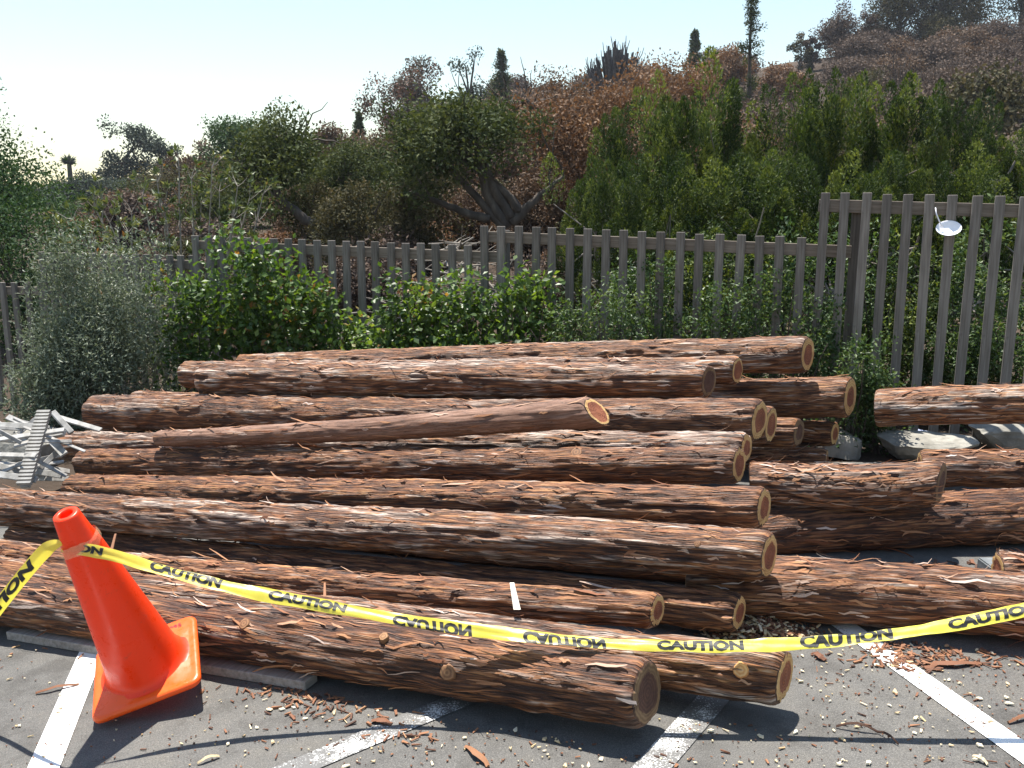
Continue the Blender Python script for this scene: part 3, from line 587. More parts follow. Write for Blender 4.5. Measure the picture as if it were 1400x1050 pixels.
# the short run from the cone down to the left
LP_ = [(84, 741, 2.667), (62, 752, 2.67), (30, 788, 2.72), (0, 826, 2.78), (-40, 878, 2.84), (-80, 925, 2.92)]
LPt = np.array([at(*p) for p in LP_])
def left_pt(u, w):
    u = np.asarray(u, float); w = np.asarray(w, float); xs = np.arange(len(LPt)); P = np.stack([cr(u, xs, LPt[:, q]) for q in range(3)], 1)
    P2 = np.stack([cr(np.clip(u + 0.02, 0, len(LPt) - 1), xs, LPt[:, q]) for q in range(3)], 1); P1 = np.stack([cr(np.clip(u - 0.02, 0, len(LPt) - 1), xs, LPt[:, q]) for q in range(3)], 1)
    T = nrm(P1 - P2)                           # runs up to the right, like the letters
    ncam = nrm(np.array([0.25, -1, 0.45])); d = nrm(np.cross(np.broadcast_to(ncam, T.shape), T)); nn = nrm(np.cross(T, d))
    sc = np.interp(u, [0, 0.4, 1], [0.3, 0.55, 0.85])
    return P + d * (w * 0.028 * sc)[:, None] - nn * (0.16 * np.abs(w)[:, None] * 0.028), nn
link('ribbon', ribbon_mesh('ribbon', np.linspace(0, 5, 60), left_pt, troot), M['tape'], tape)
word(4.75, 1.55, -0.55, 0.85, fn=left_pt)
word(8.5, 5.0, -0.55, 0.85, fn=left_pt) if False else None
# crumpled wrap of tape tied round the cone
rng = np.random.default_rng(5); n = 40; an = np.arange(n) * 2 * np.pi / n; k = np.arange(n); k2 = (k + 1) % n
rows = []
for q, (zz, rr) in enumerate(((0.567, 0.0632), (0.578, 0.0632), (0.590, 0.0612), (0.603, 0.0582))):
    r = rr + 0.0006 + 0.0012 * rng.random(n); z = zz + 0.004 * np.sin(an * 3 + 1) + 0.002 * rng.normal(size=n) + 0.012 * np.cos(an + 0.6)
    rows.append(np.stack([r * np.cos(an), r * np.sin(an), z], 1))
Vw = np.concatenate(rows) * CSC @ np.array(CM).T + np.array(CPOS) - troot
link('tied_loop', mesh_np('tied_loop', Vw, np.concatenate([np.stack([q * n + k, q * n + k2, (q + 1) * n + k2, (q + 1) * n + k], 1) for q in range(3)]), smooth=True), M['clear'], tape)

# a second cone beyond the right edge holds the far end of the tape
c2 = copy_tree(cone); e_t = at(1625, 763, 2.62); c2.location = (float(e_t[0]) + 0.065, 2.62, float(lotz(e_t[0], 2.62)) + 0.006); c2.rotation_euler = (0, 0, 0.3); c2.scale = (0.98,) * 3
c2['label'] = 'upright orange traffic cone beyond the right edge, holding the far end of the tape'

# ------------------------------------------------------------------ fence (stepped sections on one line)
KF = 0.383; Y0F = 6.45
def fence_Y(u): return Y0F * (1 + 0.375 * KF) / (1 + (u - 700) / 1200 * KF)
fdir = nrm(np.array([1.0, -KF, 0])); fnor = np.array([fdir[1], -fdir[0], 0]); fnor = fnor if fnor[1] < 0 else -fnor
FAX = np.array([fdir, -fnor, [0, 0, 1.0]])      # local x along the fence, y away from the camera, z up
picks = {}
def fence_section(u0, u1, v0, v1, drop, npick, post_u, label, low=True, ext=0.0):
    A = at(u0, v0, fence_Y(u0)); B = at(u1, v1, fence_Y(u1)); rng = np.random.default_rng(int(u0) + 777)
    base = np.array([(A[0] + B[0]) / 2, (A[1] + B[1]) / 2, (A[2] + B[2]) / 2 - drop])
    t = thing('picket_fence', base, label, 'fence', 'stepped sections of the weathered picket fence')
    t.rotation_euler = (0, 0, math.atan2(fdir[1], fdir[0])); L = float((B - A) @ fdir); H = drop
    dz = (B[2] - A[2])
    key = round(H, 2)
    if key not in picks: picks[key] = bevel_box('picket', 0.031, 0.019, H / 2, 0.003, 1); picks[key].materials.append(M['fence'])
    for q in range(npick):
        x = -L / 2 + L * q / (npick - 1); o = link('picket', picks[key], None, t)
        o.location = (x + rng.normal(0, 0.003), rng.normal(0, 0.0015), H / 2 + dz * (q / (npick - 1) - 0.5) + rng.normal(0, 0.003)); o.rotation_euler = (rng.normal(0, .004), rng.normal(0, 0.006), rng.normal(0, .02))
    rail = bevel_box('rail', L / 2 + 0.06 + ext / 2, 0.019, 0.045, 0.003, 1)
    for zz in (H - 0.075, 0.10):
        if zz < 1 and not low: continue
        o = link('rail', rail, M['railwood'], t); o.location = (0.02 + ext / 2, 0.0405, zz - 0.02 + dz / L * ext / 2); o.rotation_euler = (0, -math.atan2(dz, L), 0)
    for pu in post_u:
        P = at(pu, 400, fence_Y(pu)); x = float((P - base) @ fdir); me = bevel_box('post', 0.046, 0.046, (H + 0.1) / 2, 0.004, 1)
        o = link('post', me, M['fence'], t); o.location = (x, 0.108, (H - 0.1) / 2)
    return t
fence_section(-500, 72, 383, 386, 1.6, 42, (-30, -250), 'lowest fence section at the far left edge behind the grey-green shrub')
fence_section(57, 262, 345, 349, 1.7, 15, (80,), 'left fence section mostly hidden behind the grey-green shrub')
fence_section(268, 640, 322, 335, 1.8, 20, (288,), 'low middle fence section behind the rose bushes', ext=0.24)
fence_section(663, 1096, 308, 324, 1.72, 18, (682,), 'middle fence section with pickets standing over the leafy hedge', ext=0.27)
fence_section(1128, 2000, 263, 282, 1.85, 26, (1166, 1620), 'tallest fence section at the right, with a white dish hung on it')

# white dish hung on the tall section by a thin handle
c = at(1297, 313, fence_Y(1297) - 0.07); dish = thing('white_dish', c, 'small white dish with a thin handle hanging on the tall fence section', 'dish')
bm = bmesh.new(); n = 28; prev = None
nn = nrm(np.array([-0.25, -0.55, 0.55])); ux, uy, _ = frame(nn)
V = []; an = np.arange(n) * 2 * np.pi / n
for r, z in ((0.0, -0.018), (0.035, -0.014), (0.06, -0.004), (0.078, 0.010), (0.081, 0.010), (0.062, -0.008), (0.035, -0.019)):
    V.append(np.stack([np.cos(an) * r, np.sin(an) * r * 0.85, np.full(n, z) + 0.002 * np.sin(an * 14) * (r > .05)], 1))
V = np.concatenate(V); V = V[:, :1] * ux + V[:, 1:2] * uy + V[:, 2:] * nn; k = np.arange(n); k2 = (k + 1) % n; bm.free()
M['dish'] = plain('white_plastic', [(0.3, (0.72, 0.73, 0.78)), (0.7, (0.82, 0.83, 0.86))], 10, 0.35, bmp=0)
link('bowl', mesh_np('bowl', V, np.concatenate([np.stack([q * n + k, q * n + k2, (q + 1) * n + k2, (q + 1) * n + k], 1) for q in range(6)]), smooth=True), M['dish'], dish)
hp = [at(1279, 284, fence_Y(1279) - 0.05), at(1280, 292, fence_Y(1279) - 0.065), at(1284, 302, fence_Y(1279) - 0.08), at(1289, 311, fence_Y(1279) - 0.085)]
V, Q, T = tube_np(np.array(hp) - c, [0.004, 0.0045, 0.005, 0.006], 6); link('handle', mesh_np('handle', V, [Q, T], smooth=True), M['dish'], dish)

# ------------------------------------------------------------------ boulders, planks, small things
def boulder(c, r, seed, label, group='pale boulders along the fence', cuts=7):
    rng = np.random.default_rng(seed); bm = bmesh.new(); bmesh.ops.create_icosphere(bm, subdivisions=4, radius=1.0)
    P = np.array([v.co[:] for v in bm.verts])
    for q in range(cuts + 9):                  # slice flat facets
        d = nrm(rng.normal(size=3)); o = rng.uniform(0.50, 0.82); s = P @ d; ex = np.maximum(s - o, 0); P = P - ex[:, None] * d * 0.97
    f1 = [nrm(rng.normal(size=3)) * rng.uniform(3, 9) for _ in range(8)]; ph = rng.uniform(0, 6, 8)
    P = np.sign(P) * np.abs(P) ** 0.75
    dz = sum(np.sin(P @ f + p) / np.linalg.norm(f) for f, p in zip(f1, ph)) * 0.07 + rng.normal(0, 0.012, len(P))
    P = P * (1 + dz[:, None]); P = P * np.asarray(r, float)
    for v, p in zip(bm.verts, P): v.co = p
    zmin = P[:, 2].min(); me = bpy.data.meshes.new('boulder'); bm.to_mesh(me); bm.free(); me.materials.append(M['stone'])
    o = link('boulder', me); o.location = (c[0], c[1], c[2] - zmin - 0.03); return tag(o, label, 'boulder', group)
g = gnd(1152, 640); boulder((2.27, 5.95, 0), (0.17, 0.17, 0.12), 3, 'small rounded boulder beside the low broken log')
boulder((2.83, 5.86, 0), (0.34, 0.20, 0.125), 8, 'flat-topped pale boulder under the raised log')
boulder((3.60, 5.95, 0), (0.42, 0.22, 0.135), 12, 'long pale boulder at the right edge behind the logs')
boulder((3.75, 5.25, 0), (0.35, 0.26, 0.215), 15, 'boulder propping the raised log beyond the right edge')
boulder((-3.95, 7.0, -.33), (0.30, 0.25, 0.20), 18, 'pale rock under the grey-green shrub at the left edge')
boulder((-3.05, 6.75, -.28), (0.16, 0.14, 0.11), 21, 'small pale rock between the shrub and the left log ends')
cb = gnd(1352, 785); o = link('concrete_block', bevel_box('concrete_block', 0.05, 0.06, 0.035, 0.006, 2), M['concrete']); o.location = (2.20, 3.78, 0.035); tag(o, 'small blue-grey concrete block beside the log end at the right', 'block')
def plank(p0, p1, w, th, roll=0.0, mat='whitewood', name='plank'):
    p0, p1 = np.asarray(p0, float), np.asarray(p1, float); d = p1 - p0; L = np.linalg.norm(d); x, y, z = frame(d)
    cr_, sr = math.cos(roll), math.sin(roll); a, b = x * cr_ + y * sr, -x * sr + y * cr_
    me = bevel_box(name, w / 2, th / 2, L / 2, min(0.003, th / 4), 1); o = link(name, me, M[mat])
    mw = Matrix((tuple(a), tuple(b), tuple(z))).transposed().to_4x4(); mw.translation = Vector((p0 + p1) / 2); o.matrix_world = mw
    return o
PL = [((-30, 581), 4.75, (52, 583), 4.70, .05, .02, 'white plank lying level at the top of the plank heap'), ((-20, 604), 4.55, (88, 588), 4.60, .05, .02, 'grey-white plank crossing the ribbed board near the top of the heap'),
      ((-30, 560), 4.9, (46, 614), 4.65, .05, .02, 'white plank slanting down to the right in the heap'), ((-40, 622), 4.5, (50, 624), 4.45, .045, .03, 'shaded square white beam across the middle of the plank heap'),
      ((-30, 628), 4.62, (34, 648), 4.6, .05, .015, 'pale plank at the lower left of the heap'), ((72, 563), 4.9, (98, 592), 4.86, .045, .03, 'white plank end pointing down at the left log end'),
      ((78, 570), 5.0, (138, 588), 4.97, .05, .015, 'pale plank half hidden behind the left log ends'), ((60, 598), 4.75, (88, 592), 4.7, .05, .03, 'short white block of wood beside the whitish log end'),
      ((72, 604), 4.72, (88, 622), 4.66, .06, .02, 'short white board leaning at the log ends'), ((-30, 596), 4.8, (40, 604), 4.75, .05, .02, 'white plank beneath the crossing planks'),
      ((-30, 645), 4.45, (50, 656), 4.4, .05, .02, 'grey plank at the bottom of the white heap'), ((10, 570), 5.0, (60, 592), 4.95, .05, .02, 'white plank behind the ribbed board'),
      ((55, 640), 4.62, (84, 612), 4.72, .04, .02, 'pale plank standing in the shade of the heap'), ((20, 640), 4.8, (85, 650), 4.7, .05, .02, 'pale plank on the ground behind the heap')]
for a, ya, b, yb, w, th, lab in PL:
    tag(plank(at(*a, ya * 1.2), at(*b, yb * 1.2), w * 0.85, th * 0.9, 0.3 + (a[0] % 7) * 0.12), lab, 'plank', 'broken white planks in a heap')
rng = np.random.default_rng(61)
for q in range(22):
    u_, v_ = rng.uniform(-25, 78), rng.uniform(578, 656); L_ = rng.uniform(18, 55); an_ = rng.normal(0.15, 0.55); Y_ = rng.uniform(5.35, 5.95)
    tag(plank(at(u_ - L_ * math.cos(an_), v_ - L_ * 0.5 * math.sin(an_), Y_), at(u_ + L_ * math.cos(an_), v_ + L_ * 0.5 * math.sin(an_), Y_ + rng.normal(0, .1)), rng.uniform(.02, .04), rng.uniform(.008, .016), rng.uniform(0, 1.5), 'slatwood', 'thin_slat'), 'thin weathered slat lying in the heap of white planks', 'slat', 'thin slats in the plank heap')
a, b = at(61, 562, 5.62), at(33, 664, 5.20)
rb = thing('ribbed_board', b, 'white ribbed board standing on edge in the heap of planks', 'board'); d = b - a; L = np.linalg.norm(d); x, y, z = frame(d, (0, 1, 0))
sidev = nrm(np.cross(d, np.array([0.15, -1, 0.3]))); outv = nrm(np.cross(sidev, d)); outv = outv if outv[1] < 0 else -outv
V = boxv((a + b) / 2 - b - outv * 0.02, 0.026, 0.012, L / 2, [sidev, outv, z]); link('backing', mesh_np('backing', V, BOXQ), M['whitewood'], rb)
slat = mesh_np('slat', boxv((0, 0, 0), 0.041, 0.016, 0.008, [sidev, outv, nrm(z + 0.35 * sidev)]), BOXQ); slat.materials.append(M['whitewood'])
for q in range(21):
    o = link('slat', slat, None, rb); o.location = Vector(a + d * (q + 0.5) / 21 - b + outv * 0.006)
tag(plank(gnd(20, 870) + [0, 0, .02], gnd(426, 939) + [0, 0, .02], .075, .036, 1.57 * 0, 'greywood', 'timber_batten'), 'long grey timber batten under the front log, behind the cone', 'batten')
# cloth bundle and little cone beyond the fence
def lumpy(name, c, r, seed, mat, label, cat):
    rng = np.random.default_rng(seed); bm = bmesh.new(); bmesh.ops.create_icosphere(bm, subdivisions=3, radius=1)
    for v in bm.verts:
        p = np.array(v.co[:]); f = 1 + 0.16 * math.sin(p[0] * 4 + seed) + 0.12 * math.sin(p[1] * 6 + p[2] * 5) + 0.05 * rng.normal(); p = p * f; p[2] = max(p[2], -0.5); v.co = p * np.asarray(r)
    me = bpy.data.meshes.new(name); bm.to_mesh(me); bm.free(); me.materials.append(mat); o = link(name, me); o.location = [float(q) for q in c]; return tag(o, label, cat)
M['cloth'] = plain('pale_blue_cloth', [(0.3, (0.42, 0.47, 0.66)), (0.7, (0.66, 0.70, 0.82))], 20, 0.8)
p = at(1258, 596, 6.55); lumpy('cloth_bundle', (p[0], p[1], p[2]), (0.06, 0.06, 0.055), 4, M['cloth'], 'small pale blue cloth bundle behind the fence above the boulders', 'cloth')
p = at(1276, 600, 6.55); lumpy('cloth_bundle', (p[0], p[1], p[2]), (0.065, 0.06, 0.04), 9, M['cloth'], 'flat pale blue cloth bundle right of its neighbour behind the fence', 'cloth')

# ------------------------------------------------------------------ vegetation builders
def rdir(rng, n): return nrm(rng.normal(size=(n, 3)))
def leaves(rng, P, D, size, asp=0.5, up=0.0, curl=0.25, rnd=None, face=None):
    """one folded four-sided leaf per point; D: growing direction"""
    n = len(P); D = nrm(D); rn = rdir(rng, n) + np.array([0, 0, up])
    if face is not None: rn = face + 0.65 * rdir(rng, n) + np.array([0, 0, up])
    sx = nrm(np.cross(D, rn)); nn = np.cross(sx, D)
    s = np.asarray(size) * rng.uniform(0.65, 1.25, n); s = s[:, None]; w = s * asp * 0.5
    V = np.stack([P, P + D * s * 0.45 + sx * w + nn * s * curl * 0.3, P + D * s, P + D * s * 0.45 - sx * w + nn * s * curl * 0.3], 1).reshape(-1, 3)
    r = np.clip(rng.normal(0.5, 0.22, n), 0, 1) if rnd is None else rnd
    return V, np.arange(4 * n).reshape(n, 4), np.repeat(r, 4)
def branch(rng, p, d, L, r0, r1, n=5, wob=0.25, trop=(0, 0, 0.15)):
    P = [np.asarray(p, float)]; d = nrm(d); tr = np.asarray(trop, float)
    for i in range(n):
        d = nrm(d + wob * rng.normal(size=3) / math.sqrt(n) * 1.2 + tr / n * 2); P.append(P[-1] + d * L / n)
    return np.array(P), np.linspace(r0, r1, n + 1)
def grow(rng, p, d, L, r, depth, bag, tips, nch=3, spread=0.75, shrink=0.68, wob=0.3, trop=(0, 0, 0.15), sides=5):
    P, Rr = branch(rng, p, d, L, r, r * 0.62, 5, wob, trop); V, Q, T = tube_np(P, Rr, sides, False); bag.add(V, Q)
    if depth == 0:
        tips.append((P[-1], P[-1] - P[-2])); tips.append((P[3], P[3] - P[2])); return
    k = nch + (rng.random() < 0.4)
    for i in range(k):
        f = rng.integers(3, 6) if i else 5; ax = nrm(P[f] - P[f - 1]); dd = nrm(ax + spread * rdir(rng, 1)[0])
        grow(rng, P[f], dd, L * shrink * rng.uniform(0.75, 1.2), r * 0.62 * (0.9 if i == 0 else 0.7), depth - 1, bag, tips, nch, spread, shrink, wob, trop, sides)
def crown_mesh(rng, C, D, per, sig, size, asp, off, squash=0.8, up=0.3, tone=0.16, curl=0.25, flat=0.4):
    n = len(C) * per; c = np.repeat(C, per, 0); ofs = rng.normal(size=(n, 3)) * np.array([sig, sig, sig * squash]); ofs *= np.minimum(1, 1.9 * sig / (np.linalg.norm(ofs, axis=1, keepdims=True) + 1e-6))
    fc = nrm(ofs / np.array([1, 1, squash])); dd = nrm(0.45 * fc + rdir(rng, n) + np.array([0, 0, up * 0.5])); t = np.repeat(rng.normal(0.5, tone, len(C)), per)
    V, Q, a = leaves(rng, c + ofs, dd, np.full(n, size), asp, flat, curl, np.clip(t + rng.normal(0, 0.15, n), 0, 1), fc)
    return mesh_np('crown', V - off, Q, {'rnd': a})
def fill_ellipsoid(rng, n, c, r, shell=0.45, lo=-1.0):
    d = rdir(rng, n * 2); d = d[d[:, 2] > lo][:n]; t = (shell + (1 - shell) * rng.random(len(d)) ** 0.6)[:, None]
    return np.asarray(c) + d * t * np.asarray(r)
def lumpy_points(rng, n, c, r, nl=7, lo=-0.35, lob=1.0):
    """cluster centres over several overlapping lobes, so the outline is uneven"""
    c = np.asarray(c, float); r = np.asarray(r, float); L = c + rdir(rng, nl) * r * 0.62 * rng.uniform(0.5, 1.05, (nl, 1)); q = rng.integers(0, nl, n)
    d = rdir(rng, n); d[:, 2] = np.where(d[:, 2] < lo, -d[:, 2], d[:, 2])
    rr = r * rng.uniform(0.40, 0.62, (nl, 1)) * lob; return L[q] + d * rr[q] * (0.55 + 0.45 * rng.random((n, 1)) ** 0.5)
def fit_pts(C, cx, w, z0, z1):
    C = C.copy(); q0, q1 = np.percentile(C[:, 0], [2, 98]); C[:, 0] = cx + ((C[:, 0] - q0) / (q1 - q0) * 2 - 1) * w
    q0, q1 = C[:, 2].min(), C[:, 2].max(); C[:, 2] = z0 + (C[:, 2] - q0) / (q1 - q0) * (z1 - z0); return C
def base_at(u, Y, v=None):
    X = (u - 700) / FPX * (Y * CP + (HCAM - 1.0) * SP) if v is None else at(u, v, Y)[0]
    return np.array([X, Y, float(terrain(X, Y))])
def top_z(v, Y): return HCAM + Y * slope(v)
def pxm(px, Y): return px * Y / 1190.0          # picture pixels to metres at distance Y
def broad_tree(name, u, vtop, Y, wpx, leafmat, label, cat='tree', group=None, seed=0, per=90, ncl=110, size=None, trunkmat='trunk', lobes=8, fill=0.62, sig=None, asp=0.55, bare=0, lean=0.0, clump=1.0, lob=1.0):
    """trunk with limbs reaching into a lobed crown"""
    rng = np.random.default_rng(seed + 9000); b = base_at(u, Y, 300); zt = top_z(vtop, Y); H = zt - b[2]; w = pxm(wpx, Y) / 2; b[0] -= lean
    ch = H * fill; cc = np.array([b[0] + lean, b[1], zt - ch * 0.52]); r = np.array([w, w * 0.9, ch * 0.52])
    sg = (sig or 0.17 * w) * clump; C = fit_pts(lumpy_points(rng, ncl, cc, r, lobes, lob=lob), cc[0], max(w - sg, 0.5 * w), zt - ch, zt - 1.1 * sg)
    t = thing(name, b, label, cat, group); bag = Bag(); rt = max(0.035 * H, 0.05)
    top = cc - np.array([0, 0, r[2] * 0.2]); mids = np.array([b + (top - b) * f + rng.normal(0, 0.03 * H, 3) * (0 < f < 1) for f in np.linspace(0, 1, 6)]); mids[0] = b - [0, 0, .15]
    V, Q, T = tube_np(mids, np.linspace(rt, rt * 0.5, 6), 7); bag.add(V, Q, T)
    for q in rng.choice(ncl, min(ncl, 16), replace=False):
        p0 = mids[rng.integers(2, 6)]; tgt = C[q]; m1 = (p0 + tgt) / 2 + rng.normal(0, 0.06 * w, 3) + [0, 0, 0.08 * H * rng.random()]
        tt = np.linspace(0, 1, 6)[:, None]; P = (1 - tt) ** 2 * p0 + 2 * tt * (1 - tt) * m1 + tt ** 2 * tgt; V, Q, _t = tube_np(P, np.linspace(rt * 0.38, rt * 0.07, 6), 5, False); bag.add(V, Q)
    for q in range(bare):
        tgt = C[rng.integers(ncl)] + rng.normal(0, 0.1 * w, 3); p0 = mids[rng.integers(3, 6)]; P, Rr = branch(rng, p0, tgt - p0, np.linalg.norm(tgt - p0) * 1.1, rt * 0.25, rt * 0.05, 6, 0.35); V, Q, _t = tube_np(P, Rr, 4, False); bag.add(V, Q)
    link('trunk', bag.mesh('trunk', True, off=b), M[trunkmat], t)
    sz = 0.72 * (size or max(0.06, 2.6 * Y / 880 * 1.6)); per = int(per * 1.3)
    link('crown', crown_mesh(rng, C, None, per, sg, sz, asp, b), M[leafmat], t); return t
def bush(name, u, vtop, vbot, Y, wpx, leafmat, label, seed=0, n=4200, size=0.045, asp=0.6, group=None, cl=70, stems=9, z0=None, cat='bush', stemmat='trunk', spires=0, depth=0.8, lobes=7, tone=0.16, sigf=0.085):
    rng = np.random.default_rng(seed + 500); X = at(u, (vtop + vbot) / 2, Y)[0]; zb = z0 if z0 is not None else float(terrain(X, Y)) if Y > 5.7 else 0.0
    zt = top_z(vtop, Y); w = pxm(wpx, Y) / 2; b = np.array([X, Y, zb]); h = zt - zb
    t = thing(name, b, label, cat, group); C = lumpy_points(rng, cl, b + [0, 0, h * 0.5], (w, w * depth, h * 0.5), lobes, -0.8)
    C = fit_pts(C, X, 0.9 * w, zb + 0.06, zt - 0.04)
    for q in range(spires):                     # shoots reaching above the mass
        sx = X + rng.uniform(-0.8, 0.8) * w; m = rng.integers(3, 6); zz = np.linspace(zb + h * 0.6, zt + rng.uniform(-.05, .10) * h, m)
        C = np.concatenate([C, np.stack([sx + rng.normal(0, .02, m), Y + rng.normal(0, 0.05, m) - 0.3 * w * depth, zz], 1)])
    bag = Bag()
    for q in range(stems):
        tgt = C[rng.integers(len(C))]; p0 = b + [rng.normal(0, 0.12 * w), rng.normal(0, 0.1 * w), -0.02]; P, Rr = branch(rng, p0, tgt - p0, np.linalg.norm(tgt - p0), 0.010, 0.003, 6, 0.2); V, Q, _t = tube_np(P, Rr, 5, False); bag.add(V, Q)
    link('stems', bag.mesh('stems', True, off=b), M[stemmat], t)
    link('foliage', crown_mesh(rng, C, None, max(n // len(C), 8), max(sigf * w, size * 1.4), size, asp, b, 0.9, 0.35, tone, 0.25, 1.1), M[leafmat], t); return t
def juniper_proto(seed, ntuft=70, per=540):
    """unit juniper: height 1, half width 1; pointed plumes on twisted stems"""
    rng = np.random.default_rng(seed + 300); tu = []; bag = Bag(); AS = 0.42       # half width / height in the real tree
    for q in range(ntuft):
        f = rng.random() ** 0.8; a = rng.uniform(0, 2 * np.pi); env = (1.0 - 0.42 * f ** 2) * (0.25 + 0.75 * rng.random() ** 0.5)
        p = np.array([env * math.cos(a) * AS, env * 0.8 * math.sin(a) * AS, 0.0 + f * (0.62 + 0.16 * math.sin(a * 2 + seed) + rng.normal(0, .05))]); hh = rng.uniform(0.13, 0.25)
        if q < 6: p = np.array([rng.normal(0, 0.45) * AS, rng.normal(0, .3) * AS, 0.66 + rng.uniform(-0.08, 0.02)]); hh = (1 - p[2]) * 0.8; p[2] = 1 - hh - (0 if q == 0 else rng.uniform(0, .22))
        ax = nrm(np.array([0.38 * math.cos(a), 0.32 * math.sin(a), 1.5]) + 0.2 * rng.normal(size=3)); tu.append((p, ax, hh, hh * rng.uniform(0.22, 0.33)))
    for q in range(3):
        P, Rr = branch(rng, (rng.normal(0, 0.07), rng.normal(0, .04), -0.05), (rng.normal(0, 0.5), rng.normal(0, .3), 1), 0.80, 0.022, 0.007, 9, 0.7); V, Q, T = tube_np(P, Rr, 6, False); bag.add(V, Q)
        for (p, ax, hh, rr) in [tu[i] for i in rng.choice(len(tu), 14)]:
            st = P[rng.integers(2, 9)]; m1 = (st + p) / 2 + rng.normal(0, 0.05, 3); tt = np.linspace(0, 1, 6)[:, None]; Pb = (1 - tt) ** 2 * st + 2 * tt * (1 - tt) * m1 + tt ** 2 * p
            V, Q, T = tube_np(Pb, np.linspace(0.008, 0.003, 6), 5, False); bag.add(V, Q)
    Vs, Qs, As, nv = [], [], [], 0
    for (p, ax, hh, rr) in tu:
        tone = rng.normal(0.45, 0.22); x, y, z = frame(ax); f = rng.random(per); a = rng.uniform(0, 2 * np.pi, per)
        lobe = 1 + 0.30 * np.sin(a * 3 + f * 7 + rng.uniform(0, 6)) + 0.18 * np.sin(f * 19 + a * 2)
        pr = rr * np.sin(np.pi * np.clip(f * 0.86 + 0.14, 0, 1)) ** 0.75 * (0.72 + 0.28 * rng.random(per)) * lobe; o = np.cos(a)[:, None] * x + np.sin(a)[:, None] * y
        P = p + ax * (f * hh)[:, None] + o * pr[:, None]; D = nrm(0.75 * ax + 0.8 * o + 0.45 * rng.normal(size=(per, 3)))
        V, Q, A = leaves(rng, P, D, np.full(per, 0.020), 0.42, 0.1, 0.3, np.clip(tone + 0.25 * (f - 0.5) + rng.normal(0, 0.14, per), 0, 1), o); Vs.append(V); Qs.append(Q + nv); As.append(A); nv += len(V)  # leaves paler towards plume tips: sunlit tops and shaded feet put into colour
    return bag.mesh('trunk', True), mesh_np('crown', np.concatenate(Vs), np.concatenate(Qs), {'rnd': np.concatenate(As)})
JP = [juniper_proto(q) for q in range(5)]
def juniper(u, vtop, vbot, Y, wpx, label, seed, ntuft=70):
    b = base_at(u, Y, 250); H = top_z(vtop, Y) - b[2]; w = pxm(wpx, Y) / 2; t = thing('juniper_tree', b, label, 'juniper', 'green junipers behind the fence')
    tm, cm = JP[seed % 5]; t.scale = (w * 1.5 / 0.42, w * 1.3 / 0.42, H); t.rotation_euler = (0, 0, seed * 2.1)
    link('trunk', tm, M['greytrunk'], t); link('crown', cm, M['juniper'], t); return t

# ------------------------------------------------------------------ shrubs in front of and along the fence
bush('grey_shrub', 152, 345, 600, 7.85, 215, 'silver', 'large grey-green fine-leaved shrub beside the white planks at the left', 1, 33000, 0.045, 0.30, cl=240, stems=26, stemmat='greytrunk', spires=10, lobes=12, sigf=0.15)
bush('grey_shrub', 85, 480, 620, 7.5, 120, 'silver', 'lower grey-green shrub at the left edge under the fence', 2, 12000, 0.045, 0.30, cl=110, stems=12, stemmat='greytrunk', spires=4, lobes=8, sigf=0.16)
bush('rose_bush', 350, 342, 500, 7.8, 112, 'rose', 'tall dark green rose bush climbing the low middle fence section', 3, 4300, 0.062, 0.7, cl=100, spires=5, stems=12)
bush('rose_bush', 262, 385, 500, 7.85, 80, 'rose', 'narrow rose bush against the grey-green shrub', 4, 1800, 0.062, 0.7, cl=50, spires=3)
bush('rose_bush', 420, 392, 500, 7.65, 80, 'rose', 'rose bush to the right of the tall rose bush', 5, 2200, 0.062, 0.7, cl=60, spires=4)
hs = [(480, 430, 75, 'rounded light green hedge plant left of the upright leafy plant'), (545, 384, 78, 'upright leafy hedge plant reaching half way up the low middle fence section'), (598, 398, 66, 'leafy hedge plant with a few reddish tips'),
      (655, 378, 80, 'tall leafy hedge plant at the step in the fence'), (722, 374, 85, 'broad leafy hedge plant right of the step in the fence'), (510, 455, 70, 'low hedge plant filling the gap behind the top tier logs'),
      (625, 452, 80, 'low dense hedge plant below the fence step'), (700, 462, 80, 'low hedge plant right below the broad leafy plant'), (575, 462, 70, 'low hedge plant between the upright plants')]
for q, (u, vt, w, lab) in enumerate(hs):
    bush('hedge_plant', u, vt + 14, 520, 7.5 - 0.0022 * (u - 480) + (0.10 if vt < 440 else -0.12), w, 'hedge', lab, 20 + q, 1700, 0.060, 0.70, 'leafy plants along the fence', 46, 8, spires=3)
sb = [(790, 425, 70, 6.75), (850, 400, 90, 6.7), (915, 375, 90, 6.95), (975, 402, 95, 6.6), (1045, 392, 95, 6.62), (1105, 430, 80, 6.45), (1165, 475, 90, 6.02), (1205, 515, 60, 6.0)]
sl_ = ['small-leaved shrub left of the tall shrub spray', 'small-leaved shrub with pale tips in front of the pickets', 'sprawling small-leaved shrub rising through the pickets', 'low spreading small-leaved shrub behind the topmost log',
       'small-leaved shrub behind the rising log near its end', 'small-leaved shrub at the right end of the middle fence section', 'glossy small-leaved shrub below the tall fence post', 'little glossy shrub beside the raised log end']
for q, ((u, vt, w, Y), lab) in enumerate(zip(sb, sl_)):
    bush('small_leaved_shrub', u, vt, 560, Y, w, 'ivy', lab, 40 + q, 3000, 0.034, 0.5, 'small-leaved shrubs along the fence', 56, 8, spires=5)
